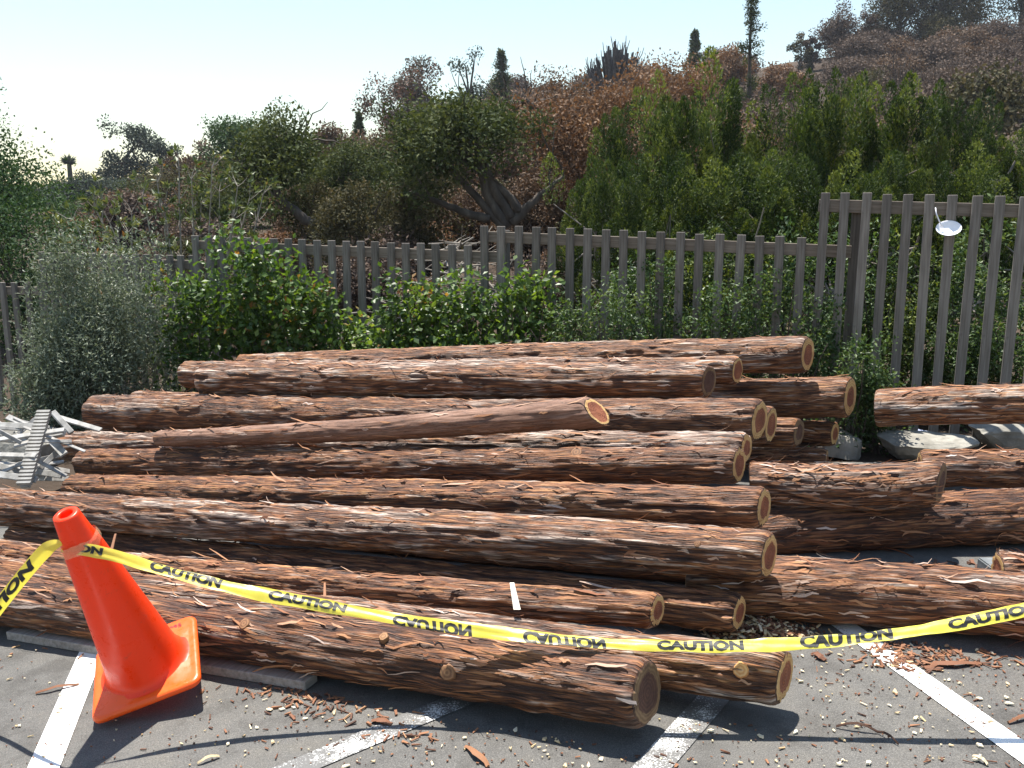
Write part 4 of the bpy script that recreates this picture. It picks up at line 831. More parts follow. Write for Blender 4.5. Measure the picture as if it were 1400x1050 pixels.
# greenery right behind the fence
bb = [(1010, 330, 130, 7.6), (1090, 318, 120, 7.5), (1180, 330, 110, 7.3), (1250, 350, 110, 7.2), (1320, 330, 120, 7.2), (1390, 300, 120, 7.3), (1215, 430, 120, 7.0), (1300, 455, 120, 6.95), (1380, 450, 120, 6.9), (940, 350, 110, 7.9), (860, 365, 110, 8.1)]
bl = ['leafy shrub behind the pickets below the junipers', 'shrub behind the right end of the middle fence section', 'shrub behind the tall fence post', 'shrub behind the tall fence left of the white dish', 'shrub behind the tall fence under the white dish', 'light shrub at the right edge behind the tall fence',
      'low shrub seen through the tall fence near its post', 'low shrub seen through the middle of the tall fence', 'low shrub seen through the tall fence at the right edge', 'shrub behind the middle fence section, centre', 'shrub behind the middle fence section, left of centre']
for q, ((u, vt, w, Y), lab) in enumerate(zip(bb, bl)):
    bush('fence_shrub', u, vt, 540, Y, w, 'ivy' if q % 3 else 'juniper', lab, 60 + q, 3200, 0.042, 0.5, 'shrubs just behind the fence', 60, 10, spires=3, lobes=9)
# sparse pale-stemmed plant behind the left fence
def sparse_plant(u0, Y, tips, label, seed):
    rng = np.random.default_rng(seed); b = base_at(u0, Y, 330); b[2] -= 0.05; t = thing('sparse_shrub', b, label, 'shrub'); bag = Bag(); P_, D_ = [], []
    for (u, v) in tips:
        tip = at(u, v, Y + rng.normal(0, 0.25)); m1 = (b + tip) / 2 + np.array([(tip[0] - b[0]) * 0.15, 0, -0.15 * abs(tip[0] - b[0])]) + rng.normal(0, .05, 3); tt = np.linspace(0, 1, 9)[:, None]
        P = (1 - tt) ** 2 * b + 2 * tt * (1 - tt) * m1 + tt ** 2 * tip; V, Q, _t = tube_np(P, np.linspace(0.017, 0.005, 9), 5, False); bag.add(V, Q)
        for f in range(4, 9):
            for s in range(3):
                d = nrm(nrm(P[f] - P[f - 1]) + 0.9 * rdir(rng, 1)[0]); L = rng.uniform(0.08, 0.24); Pb, Rr = branch(rng, P[f], d, L, 0.005, 0.002, 3, 0.2); V, Q, _t = tube_np(Pb, Rr, 4, False); bag.add(V, Q)
                k = rng.integers(5, 11); P_.append(np.repeat(Pb[-1:], k, 0) + rng.normal(0, .012, (k, 3))); D_.append(nrm(d + 0.9 * rdir(rng, k)))
    link('stems', bag.mesh('stems', True, off=b), M['paletwig'], t); P_ = np.concatenate(P_); D_ = np.concatenate(D_); V, Q, A = leaves(rng, P_, D_, np.full(len(P_), 0.085), 0.42, 0.4, 0.3)
    link('foliage', mesh_np('foliage', V - b, Q, {'rnd': A}), M['magnolia'], t)
sparse_plant(250, 9.6, [(100, 300), (130, 285), (150, 305), (195, 270), (215, 250), (245, 232), (262, 245), (290, 228), (300, 262), (325, 255), (340, 275), (360, 265), (225, 285), (275, 280), (175, 318), (318, 300)], 'sparse pale-stemmed shrub with scattered glossy leaves above the grey-green shrub', 31)
sparse_plant(140, 9.9, [(85, 318), (120, 300), (160, 296), (180, 290), (140, 275)], 'small sparse shrub with pale stems left of the larger one', 32)

# ------------------------------------------------------------------ junipers
for a in [(868, 108, 300, 12.5, 110, 'juniper with a lone dark plume at the left end of the juniper row', 1, 60), (955, 84, 310, 11.5, 135, 'tallest twin-plumed juniper left of the tall thin pine', 2, 95), (1060, 108, 310, 11.8, 120, 'juniper standing right below the tall thin pine', 3, 75),
          (1135, 88, 310, 12.2, 110, 'juniper with a single pointed plume in the middle of the row', 4, 75), (1215, 102, 310, 11.6, 130, 'broad many-plumed juniper above the tall fence post', 5, 85), (1300, 100, 310, 12.0, 95, 'juniper plume above the white dish', 6, 60),
          (815, 205, 310, 11.0, 100, 'low juniper at the left, in front of the brown oaks', 7, 45), (905, 205, 320, 10.2, 120, 'low bright juniper behind the middle fence section', 8, 55), (1010, 200, 320, 10.0, 130, 'low spreading juniper with bent grey branches', 9, 55), (1110, 205, 320, 10.0, 120, 'low juniper in front of the pointed plume', 10, 55),
          (1190, 210, 320, 10.2, 110, 'low juniper behind the tall fence post', 11, 50), (1275, 190, 320, 10.5, 110, 'low juniper behind the tall fence left of the dish', 12, 50), (1360, 225, 320, 10.0, 110, 'yellowish low juniper at the right edge', 13, 50), (1395, 160, 320, 13.0, 110, 'olive green juniper at the right edge of the hillside', 14, 60),
          (1480, 150, 320, 11.5, 130, 'juniper beyond the right edge, nearest the frame', 15, 60), (1590, 170, 320, 11.0, 140, 'juniper farther beyond the right edge', 16, 60), (1700, 160, 320, 11.0, 140, 'juniper farthest beyond the right edge', 17, 60)]:
    juniper(a[0], a[1], a[2], a[3], a[4], a[5], a[6], int(a[7] * 0.72))

# ------------------------------------------------------------------ the big branching oak and other trees behind the fence
def limb_oak(u, Y, limbs, leafpts, label, seed, mats=('trunk', 'oak'), per=120, size=0.085, sig=0.2, r0=0.11, name='oak_tree', twigs=26):
    rng = np.random.default_rng(seed); b = base_at(u, Y, 300); t = thing(name, b, label, 'oak'); bag = Bag(); ends = []
    for lb in limbs:
        P = np.array([at(p[0], p[1], Y + (p[2] if len(p) > 2 else 0)) for p in lb]); xs = np.arange(len(P)); xq = np.linspace(0, len(P) - 1, 4 * len(P)); P = np.stack([cr(xq, xs, P[:, q]) for q in range(3)], 1) + rng.normal(0, 0.012, (len(xq), 3))
        V, Q, _t = tube_np(P, np.linspace(r0 * rng.uniform(.75, 1.1), r0 * 0.22, len(P)), 7, True); bag.add(V, Q, _t); ends.append(P)
    for q in range(twigs):
        E_ = ends[rng.integers(len(ends))]; p0 = E_[rng.integers(len(E_) // 3, len(E_))]; P, Rr = branch(rng, p0, (rng.normal(0, .8), rng.normal(0, .5), 0.7), rng.uniform(.4, 1.2), r0 * 0.2, r0 * 0.04, 6, 0.5); V, Q, _t = tube_np(P, Rr, 4, False); bag.add(V, Q)
    link('trunk', bag.mesh('trunk', True, off=b), M[mats[0]], t); C = []
    for (uu, vv, wu, wv, k) in leafpts:
        for q in range(k): C.append(at(uu + rng.normal(0, wu), vv + rng.normal(0, wv), Y + rng.normal(0, 0.6)))
    link('crown', crown_mesh(rng, np.array(C), None, per, sig, size, 0.55, b, 0.75), M[mats[1]], t)
limb_oak(690, 16.0, [[(693, 312), (668, 268), (655, 225), (650, 190), (640, 155)], [(690, 312), (660, 280), (625, 240), (600, 215), (565, 170)], [(670, 300), (630, 288), (590, 272), (560, 262)], [(700, 300), (672, 250), (668, 215), (688, 178, 0.4)], [(712, 290), (690, 262), (640, 225), (598, 205)], [(655, 225), (620, 200), (590, 190)], [(700, 305), (735, 270), (770, 240)]],
         [(615, 168, 32, 15, 30), (588, 188, 24, 18, 26), (650, 185, 30, 20, 22), (570, 222, 20, 18, 16), (640, 208, 30, 14, 12), (690, 168, 22, 16, 12)], 'large oak with dark forked limbs and green crown in the middle, behind the fence', 71)
limb_oak(440, 17.0, [[(445, 308), (420, 302), (402, 288), (385, 272), (372, 245), (366, 215), (372, 190)], [(366, 220), (390, 205), (415, 195)], [(372, 245), (345, 235), (325, 240)]],
         [(385, 195, 22, 14, 24), (360, 215, 18, 14, 16), (415, 215, 16, 16, 14), (340, 235, 16, 10, 8), (360, 265, 16, 10, 8)], 'oak with a crooked bent trunk left of the middle', 72, r0=0.13)
limb_oak(800, 18.0, [[(798, 300), (800, 270), (790, 240), (770, 210), (745, 165)], [(800, 275), (830, 240), (850, 190)], [(745, 165), (720, 140), (705, 150)]],
         [(745, 165, 30, 20, 22), (850, 170, 30, 30, 40), (800, 210, 26, 24, 26), (870, 215, 25, 20, 14)], 'oak with dead rust-brown leaves behind the middle fence section', 73, ('trunk', 'rust'), 130, 0.085)
BT = broad_tree
BT('leafy_tree', -45, 90, 14, 300, 'fresh', 'light green leafy tree filling the left edge', seed=1, per=110, ncl=230, size=0.085, lobes=14, fill=0.88, sig=0.24, bare=10)
BT('leafy_tree', 20, 262, 12.5, 160, 'fresh', 'lower green tree at the left edge under the leafy tree', seed=2, per=110, ncl=70, size=0.075, lobes=8, fill=0.95, sig=0.2)
BT('oak_tree', 470, 190, 21, 120, 'oak', 'dark green oak right of the crooked oak', 'oak', seed=3, per=110, ncl=80, size=0.10)
BT('oak_tree', 480, 248, 15, 110, 'olive', 'low olive oak behind the low middle fence section', 'oak', seed=4, per=110, ncl=70, size=0.085, fill=0.85)
BT('oak_tree', 545, 205, 20, 100, 'oak', 'oak between the low olive oak and the large forked oak', 'oak', seed=5, per=110, ncl=70, size=0.10, fill=0.75)
BT('oak_tree', 425, 245, 18, 90, 'olive', 'small olive oak behind the bent trunk', 'oak', seed=6, per=100, ncl=50, size=0.09, fill=0.85)
BT('scorched_tree', 455, 168, 42, 70, 'brown', 'brown tree rising behind the dark green oak', seed=7, per=90, ncl=60)
BT('scorched_tree', 730, 120, 26, 150, 'brown', 'brown leafed oak behind the large forked oak', seed=8, per=120, ncl=110, size=0.12, bare=12, fill=0.7)
BT('scorched_tree', 800, 100, 25, 150, 'brown', 'brown oak with bare twigs below the fan-shaped dead tree', seed=9, per=110, ncl=110, size=0.12, bare=16, fill=0.75)
BT('scorched_tree', 905, 80, 27, 140, 'rust', 'rust-orange oak left of the tallest juniper', seed=10, per=130, ncl=110, size=0.12, fill=0.75)
BT('scorched_tree', 860, 120, 24, 120, 'rust', 'rust-orange oak behind the lone juniper plume', seed=11, per=120, ncl=90, size=0.12, fill=0.8)
BT('scorched_tree', 770, 190, 20, 120, 'brown', 'low brown oak below the dead rust-brown leaves', seed=12, per=110, ncl=80, size=0.10, bare=10, fill=0.85)
BT('scorched_tree', 535, 178, 40, 110, 'brown', 'reddish brown tree under the reddish eucalyptus', seed=13, per=100, ncl=70, fill=0.8)
BT('scorched_tree', 1000, 150, 24, 110, 'rust', 'rust-brown tree glimpsed between the junipers', seed=14, per=110, ncl=70, size=0.12, fill=0.8)
BT('scorched_tree', 985, 62, 62, 62, 'rust', 'flat-topped rust tree on the skyline left of the thin pine', seed=15, per=80, ncl=40, fill=0.5)
BT('scorched_tree', 1055, 88, 60, 60, 'rust', 'orange-brown tree right of the thin pine on the slope', seed=16, per=80, ncl=40, fill=0.7)
BT('scorched_tree', 262, 194, 52, 55, 'brown', 'small brown tree left of the bright green tree', seed=17, per=90, ncl=45, fill=0.7)
BT('green_tree', 345, 162, 46, 110, 'fresh', 'bright green rounded tree on the skyline behind the crooked oak', seed=18, per=120, ncl=90, fill=0.75)
BT('scorched_tree', 425, 182, 48, 70, 'olive', 'olive brown tree behind the crooked oak', seed=19, per=90, ncl=60, fill=0.75)
BT('eucalyptus_tree', 177, 162, 80, 76, 'euc', 'tall dark eucalyptus on the left skyline', 'eucalyptus', seed=20, per=75, ncl=50, fill=0.86, sig=0.36, lobes=10, lob=0.36)
BT('eucalyptus_tree', 229, 186, 84, 40, 'euc', 'smaller eucalyptus right of the tall dark one', 'eucalyptus', seed=21, per=65, ncl=26, fill=0.85, sig=0.33, lobes=6, lob=0.4)
BT('eucalyptus_tree', 555, 79, 70, 104, 'eucred', 'big reddish-topped eucalyptus on the skyline', 'eucalyptus', seed=22, per=75, ncl=110, fill=0.86, sig=0.45, lobes=13, bare=8, lob=0.5)
BT('eucalyptus_tree', 643, 68, 75, 44, 'euc', 'thin airy eucalyptus beside the dark conifer', 'eucalyptus', seed=23, per=34, ncl=40, fill=0.8, sig=0.35, bare=10, lobes=10, lob=0.5)
for q, (u, vt, w, lab) in enumerate([(40, 238, 90, 'far dark tree behind the left leafy tree'), (110, 226, 60, 'far dark green tree below the palm'), (150, 236, 70, 'far dark tree under the tall dark eucalyptus'), (205, 240, 70, 'far dark tree under the smaller eucalyptus'), (255, 236, 60, 'far dark tree left of the bright green tree'), (305, 205, 60, 'far grey-green tree beside the bright green tree')]):
    BT('far_tree', u, vt + 10, 64 + 2 * q, w, 'euc', lab, 'tree', 'far dark trees on the left skyline', seed=30 + q, per=100, ncl=50, fill=0.9)
def conifer(u, vtop, vbase, Y, wpx, leafmat, label, seed, sparse=1.0, name='conifer', narrow=1.0):
    rng = np.random.default_rng(seed + 40); b = base_at(u, Y, vbase); zb = min(b[2], top_z(vbase, Y)); b[2] = b[2]; zt = top_z(vtop, Y); H = zt - b[2]; w = pxm(wpx, Y) / 2
    t = thing(name, b, label, 'conifer'); bag = Bag(); V, Q, T = tube_np(np.array([b + [0, 0, -0.2], b + [0.01 * H, 0, H * .4], b + [0, 0, H * .75], b + [0, 0, H]]), [0.018 * H, 0.013 * H, 0.008 * H, 0.002 * H], 6); bag.add(V, Q, T); C = []
    nb = int(46 * sparse)
    for q in range(nb):
        f = 0.30 + 0.68 * rng.random(); a = rng.uniform(0, 2 * np.pi); L = w * (1.04 - f) * 1.9 * rng.uniform(0.5, 1.2); p0 = b + [0, 0, H * f]
        P, Rr = branch(rng, p0, (math.cos(a), math.sin(a), rng.uniform(-0.1, 0.45)), L, 0.005 * H, 0.0015 * H, 4, 0.2); V, Q, _t = tube_np(P, Rr, 4, False); bag.add(V, Q); C += [P[2], P[3], P[4]]
    link('trunk', bag.mesh('trunk', True, off=b), M['trunk'], t)
    link('crown', crown_mesh(rng, np.array(C), None, int(40 * min(sparse, 1)) if sparse < 1.2 else 26, 0.12 * w, max(0.09, 2.2 * Y / 880 * 1.3), 0.35, b), M[leafmat], t)
conifer(1022, -12, 128, 45, 52, 'oak', 'tall thin sparse pine sticking up above the junipers', 1, 0.72, 'pine_tree')
conifer(685, 70, 140, 75, 34, 'oak', 'dark narrow conifer on the skyline beside the airy eucalyptus', 2, 1.4)
conifer(948, 42, 110, 88, 26, 'oak', 'small dark conifer on the skyline left of the thin pine', 3, 1.4)
conifer(492, 154, 215, 62, 20, 'oak', 'narrow dark conifer left of the reddish eucalyptus', 4, 1.4)
for q, (u, vt, Y, w, lm, lab) in enumerate([(600, 172, 22, 120, 'olive', 'olive oak just behind the forked oak on its left'), (690, 142, 23, 130, 'brown', 'brown oak just behind the forked oak on its right'), (510, 180, 28, 110, 'olive', 'olive tree between the dark green oak and the forked oak'),
        (575, 235, 17, 110, 'olive', 'low olive scrub oak left of the forked trunk'), (735, 225, 19, 110, 'brown', 'low brown oak right of the forked trunk'), (640, 255, 21, 110, 'brown', 'brown thicket behind the forked trunk'), (400, 205, 30, 120, 'oak', 'broad green oak behind the crooked oak'),
        (330, 215, 30, 110, 'olive', 'olive oak left of the crooked oak'), (285, 235, 26, 90, 'brown', 'brown bush tree behind the sparse pale shrub'), (880, 150, 22, 120, 'olive', 'olive tree behind the leftmost juniper plume'), (820, 250, 15, 110, 'olive', 'low olive bush at the left foot of the junipers'),
        (250, 214, 36, 120, 'olive', 'olive tree between the far eucalyptus and the bright green tree'), (195, 240, 44, 100, 'oak', 'dark green tree in front of the far eucalyptus'), (300, 225, 24, 110, 'oak', 'green oak behind the sparse pale shrub'), (215, 262, 40, 110, 'oak', 'dark green bush below the far eucalyptus'), (130, 268, 42, 110, 'oak', 'dark bush below the palm'), (170, 290, 28, 120, 'brown', 'low brown bush behind the small sparse shrub'), (960, 140, 20, 120, 'brown', 'brown tree behind the twin-plumed juniper'), (1090, 150, 22, 130, 'olive', 'olive tree behind the middle junipers'),
        (1190, 150, 21, 130, 'olive', 'olive tree behind the many-plumed juniper'), (1330, 190, 22, 120, 'brown', 'brown tree right of the last juniper plume'), (1390, 215, 18, 110, 'olive', 'olive bush tree at the right edge above the fence')]):
    BT('oak_tree' if lm != 'brown' else 'scorched_tree', u, vt, Y, w, lm, lab, seed=400 + q, per=70, ncl=90, size=0.05 * Y ** 0.5 * 0.42 + 0.01, fill=0.92, bare=6)
# fan-shaped burnt tree
b = base_at(842, 60, 120); rng = np.random.default_rng(88); t = thing('dead_tree', b, 'burnt fan-shaped tree with bare upright branches on the skyline', 'dead tree'); bag = Bag(); ends = []
zt = top_z(60, 60); H = zt - b[2]
V, Q, T = tube_np(np.array([b - [0, 0, .2], b + [0, 0, H * 0.3], b + [0.1, 0, H * .55]]), [0.28, 0.24, 0.16], 7); bag.add(V, Q, T)
for q in range(70):
    a = np.interp(q, [0, 69], [-1.0, 1.0]) + rng.normal(0, .06); hgt = H * (0.98 - 0.22 * a * a) * rng.uniform(0.86, 1.0); tip = b + np.array([a * pxm(40, 60), rng.normal(0, .8), hgt]); p0 = b + np.array([a * 0.35, rng.normal(0, .1), H * rng.uniform(.3, .55)]); m1 = p0 + np.array([(tip[0] - p0[0]) * 0.75, (tip[1] - p0[1]) * .6, (tip[2] - p0[2]) * 0.35])
    tt = np.linspace(0, 1, 7)[:, None]; P = (1 - tt) ** 2 * p0 + 2 * tt * (1 - tt) * m1 + tt ** 2 * tip; V, Q, _t = tube_np(P, np.linspace(0.12, 0.07, 7), 4, False); bag.add(V, Q)
    for s in range(5):
        f = rng.integers(2, 6); Pb, Rr = branch(rng, P[f], nrm(P[f + 1] - P[f]) + 0.25 * rdir(rng, 1)[0], rng.uniform(.5, 1.4), .045, .02, 3, .12); V, Q, _t = tube_np(Pb, Rr, 3, False); bag.add(V, Q)
link('branches', bag.mesh('branches', True, off=b), M['deadtwig'], t)
# fan palm
b = base_at(96, 70, 240); rng = np.random.default_rng(90); t = thing('palm_tree', b, 'small far palm in front of the white sky at the left', 'palm'); zt = top_z(207, 70); V, Q, T = tube_np(np.array([b, (b + [0, 0, (zt - b[2]) * .5]), [b[0], b[1], zt - 0.8]]), [.22, .18, .16], 7); link('trunk', mesh_np('trunk', V - b, [Q, T], smooth=True), M['trunk'], t)
D = rdir(rng, 150); D[:, 2] = np.abs(D[:, 2]) * 0.9 - 0.35; V, Q, A = leaves(rng, np.repeat(np.array([[b[0], b[1], zt - 0.8]]), 150, 0), D, np.full(150, 0.6), 0.2); link('fronds', mesh_np('fronds', V - b, Q, {'rnd': A}), M['euc'], t)

# ------------------------------------------------------------------ hillside trees (shared meshes, one object each)
def proto(leafmat, seed, h, w, n=70, per=120, size=0.19, bare=0):
    rng = np.random.default_rng(seed + 4000); C = lumpy_points(rng, n, (0, 0, h * 0.56), (w, w, h * 0.46), 8, -0.7); C[:, 2] = np.clip(C[:, 2], 0.15, h); bag = Bag()
    V, Q, T = tube_np(np.array([[0, 0, -.4], [.1, 0, h * .25], [0, 0.1, h * .6]]), [.16, .13, .08], 6); bag.add(V, Q, T)
    for q in range(10 + bare):
        tgt = C[rng.integers(n)] * (1.08 if q > 9 else 1); P, Rr = branch(rng, (0, 0, h * .2), tgt, np.linalg.norm(tgt) * 0.95, .06, .02, 5, .2); V, Q, T = tube_np(P, Rr, 4, False); bag.add(V, Q)
    return bag.mesh('trunk', True), crown_mesh(rng, C, None, per, 0.20 * w, size, 0.6, (0, 0, 0)), leafmat
PR = [proto('farbrown', 1, 3.2, 2.0), proto('farbrown', 2, 2.6, 2.2), proto('brown', 3, 2.8, 1.9), proto('olive', 4, 3.0, 1.9), proto('rust', 5, 2.2, 1.7), proto('farbrown', 6, 3.4, 1.6, 40, 40, .18, 16)]
first = {}
def place_tree(pi, x, y, s, label, group, name='hillside_tree', sink=0.0, rz=0.0):
    tm, cm, lm = PR[pi]; b = (x, y, float(terrain(x, y)) - sink); t = thing(name, b, label, 'tree', group); t.scale = (s, s, s); t.rotation_euler = (0, 0, rz); link('trunk', tm, M['trunk'], t); link('crown', cm, M[lm], t)
rng = np.random.default_rng(7); pts = []; tries = 0
while len(pts) < 150 and tries < 6000:
    tries += 1; Y = rng.uniform(34, 104); u = rng.uniform(560, 1480); X = (u - 700) / 1190 * Y
    if 1000 < u < 1125 and Y > 55 and rng.random() < 0.93: continue      # bare slope
    if u < 1000 and Y < 60 and rng.random() < 0.5: continue
    s = rng.uniform(0.75, 1.25) * (0.75 + Y / 260)
    if all((X - a) ** 2 + (Y - b_) ** 2 > (1.7 * s + 1.2) ** 2 for a, b_ in pts): pts.append((X, Y)); 
    else: continue
    pi = rng.choice([0, 1, 2, 3, 4, 5], p=[.34, .30, .18, .05, .01, .12]); place_tree(int(pi), X, Y, s, ['upright dull brown scorched tree covering the hillside', 'wide low dull brown scorched tree covering the hillside', 'warm brown scorched tree covering the hillside', 'olive green tree surviving among the brown ones on the hillside', 'rust-coloured low tree on the hillside', 'half bare twiggy brown tree on the hillside'][int(pi)], 'scorched trees covering the hillside', rz=rng.uniform(0, 6))
# named trees along the ridge
for (u, vt, w, pm, lab, sd) in [(1082, 47, 26, 'olive', 'small rounded tree on the bare ridge', 1), (1098, 52, 20, 'farbrown', 'tiny tree right of the small rounded ridge tree', 2), (1135, 4, 66, 'farbrown', 'broad brown tree standing on the bare ridge', 3), (1180, 8, 40, 'farbrown', 'thin twiggy tree right of the broad ridge tree', 4),
                            (1210, -40, 85, 'olive', 'dark tree on the ridge left of the sky gap', 5), (1262, -95, 130, 'olive', 'largest dark tree on the ridge beside the sky gap', 6), (1366, -100, 110, 'olive', 'tall dark tree right of the sky gap at the upper right corner', 7), (1425, -90, 110, 'farbrown', 'dark tree at the upper right edge', 8)]:
    BT('ridge_tree', u, vt, 96, w, pm, lab, 'tree', 'trees along the ridge', seed=200 + sd, per=95, ncl=max(14, int(w * (0.62 if w < 50 else 1.1))), fill=0.85, size=0.34, bare=6)
# low scrub on the near slope behind the fence
rng = np.random.default_rng(17)
for q in range(60):
    u = rng.uniform(60, 900); Y = rng.uniform(12, 32); X = (u - 700) / 1190 * Y; pi = int(rng.choice([2, 3, 4, 1, 0]))
    place_tree(pi, X, Y, rng.uniform(0.22, 0.42) * (0.7 + Y / 40), ['upright dull brown scrub bush on the slope behind the fence', 'wide dull brown scrub bush on the slope behind the fence', 'warm brown scrub bush on the slope behind the fence', 'olive green scrub bush on the slope behind the fence', 'rust-coloured scrub bush on the slope behind the fence'][pi], 'dry scrub behind the fence', 'scrub_bush', 0.1, rng.uniform(0, 6))
# brush pile behind the low middle section
b = base_at(632, 11.5, 330); rng = np.random.default_rng(21); t = thing('brush_pile', b, 'heap of grey cut branches behind the low middle fence section', 'brush pile'); bag = Bag(); zt = top_z(318, 11.5) - b[2]
for q in range(240):
    f = rng.random(); x = rng.normal(0, 0.75); hh = max(0.05, zt * (1 - abs(x) / 1.5)) * rng.uniform(.2, 1.0); p = b + [x, rng.normal(0, .4), hh]; d = nrm([rng.normal(0, 1), rng.normal(0, .5), rng.normal(0, .22)]); P, Rr = branch(rng, p - d * .35, d, rng.uniform(.35, 0.9), rng.uniform(.006, .018), .005, 4, .12, (0, 0, 0)); V, Q, _t = tube_np(P, Rr, 5, False); bag.add(V, Q)
tag(link('sticks', bag.mesh('sticks', True, off=b), M['greytrunk'], t), kind='stuff')

# ------------------------------------------------------------------ chips and bark litter
AX = [(at(a[0], a[1], a[3])[:2], at(b[0], b[1], b[3])[:2], b[2] * b[3] / FPX) for k, a, b, g_, l_ in LOGS if k in ('L1', 'L2', 'L4', 'R5')]
def clear_of_logs(p):
    for A, B, r in AX:
        d = B - A; t = np.clip((p - A) @ d / (d @ d), 0, 1)
        if np.linalg.norm(p - A - d * t) < r * 0.9: return False
    return True
rng = np.random.default_rng(33)
def chip_mesh(q):
    rng = np.random.default_rng(q + 70); n = rng.integers(5, 8); an = np.sort(rng.uniform(0, 2 * np.pi, n)); r = rng.uniform(0.6, 1.1, n); P = np.stack([np.cos(an) * r * rng.uniform(1.0, 1.6), np.sin(an) * r * 0.75, np.full(n, 0.0)], 1)
    top = P * 0.85 + [0, 0, 0.34] + rng.normal(0, .08, (n, 3)) * [0.6, .6, 1]; bm = bmesh.new(); a = [bm.verts.new(p) for p in P]; b = [bm.verts.new(p) for p in top]; bm.faces.new(a[::-1]); bm.faces.new(b)
    for i in range(n): bm.faces.new((a[i], a[(i + 1) % n], b[(i + 1) % n], b[i]))
    me = bpy.data.meshes.new('wood_chip'); bm.to_mesh(me); bm.free(); at_ = me.attributes.new('rnd', 'FLOAT', 'POINT'); at_.data.foreach_set('value', np.full(len(me.vertices), rng.uniform(.25, 1), np.float32)); me.materials.append(M['chip']); return me
CH = [chip_mesh(q) for q in range(14)]
zones = [((1090, 880), (1400, 1050), 52), ((620, 1000), (900, 1050), 12), ((300, 925), (560, 1050), 16), ((0, 868), (130, 1000), 9), ((900, 1000), (1100, 1050), 9), ((1180, 868), (1400, 915), 14)]
for (a, b, k) in zones:
    c = 0
    while c < k:
        p = gnd(rng.uniform(a[0], b[0]), rng.uniform(a[1], b[1]))
        if not clear_of_logs(p[:2]): k -= 0.34; continue
        o = link('wood_chip', CH[rng.integers(14)]); s = rng.uniform(0.0065, 0.0150) * (1.25 if rng.random() < 0.2 else 1); o.scale = (s, s * rng.uniform(.7, 1.1), s * rng.uniform(.6, 1.2)); o.rotation_euler = (rng.normal(0, .12), rng.normal(0, .12), rng.uniform(0, 6.3)); o.location = (p[0], p[1], p[2] + 0.0045)
        tag(o, 'pale sawn wood chip lying on the asphalt around the logs', 'wood chip', 'wood chips scattered on the asphalt'); c += 1
# fine litter: crumbs, splinters and the heap beside the slim log's end
bag = Bag(); rng = np.random.default_rng(44)
def crumb(p, L, w, h, a, val, tilt=0.15):
    d = np.array([math.cos(a), math.sin(a), rng.normal(0, tilt)]); x, y, z = frame(d); V = boxv(p, w / 2, h / 2, L / 2, [x, y, z]); V[4:] = V[4:] * 1.0; V = V + rng.normal(0, w * 0.16, V.shape); bag.add(V, BOXQ, a=val)
for (a, b, k) in [((1000, 868), (1400, 935), 520), ((1100, 930), (1400, 1050), 520), ((560, 985), (1100, 1050), 520), ((250, 920), (600, 1050), 460), ((0, 862), (250, 1050), 260)]:
    for q in range(int(k * 0.42)):
        p = gnd(rng.uniform(a[0], b[0]), rng.uniform(a[1], b[1]))
        if not clear_of_logs(p[:2]): continue
        L = rng.uniform(.002, .008) if rng.random() < .82 else rng.uniform(.01, .03); crumb(p + [0, 0, .005], L, rng.uniform(.002, .006), .003, rng.uniform(0, 6.3), rng.choice([rng.uniform(0, .7), rng.uniform(.8, 1)], p=[.72, .28]))
for q in range(620):                            # heap
    u = rng.normal(1045, 34); v = rng.normal(866, 7); p = gnd(u, v); hgt = 0.045 * math.exp(-((u - 1035) / 42) ** 2) * rng.random(); crumb(p + [0, 0, .004 + hgt], rng.uniform(.01, .04), rng.uniform(.004, .011), .004, rng.uniform(0, 6.3), rng.choice([rng.uniform(0, .75), rng.uniform(.8, 1)], p=[.68, .32]), .35)
for (u0, v0, su, sv, k) in [(1255, 905, 45, 7, 150), (1300, 898, 60, 10, 120), (440, 965, 40, 10, 110), (400, 945, 40, 8, 70), (1230, 890, 30, 6, 90), (60, 880, 40, 10, 60), (560, 1010, 30, 12, 40)]:
    for q in range(int(k * 0.6)):
        p = gnd(rng.normal(u0, su), rng.normal(v0, sv))
        if clear_of_logs(p[:2]): crumb(p + [0, 0, .006], rng.uniform(.01, .045), rng.uniform(.003, .009), .004, rng.uniform(0, 6.3), rng.uniform(0, .8))
for q in range(520):  # dark crumbs added to stand in for deep shade between the right logs
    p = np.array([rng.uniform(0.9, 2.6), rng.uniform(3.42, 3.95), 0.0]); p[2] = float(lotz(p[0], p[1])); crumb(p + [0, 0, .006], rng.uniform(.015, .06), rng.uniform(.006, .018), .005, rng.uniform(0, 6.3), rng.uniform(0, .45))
tag(link('wood_litter', bag.mesh('wood_litter'), M['litter']), 'fine bark crumbs and splinters strewn over the asphalt, dark ones added as shade between logs', 'litter', kind='stuff')
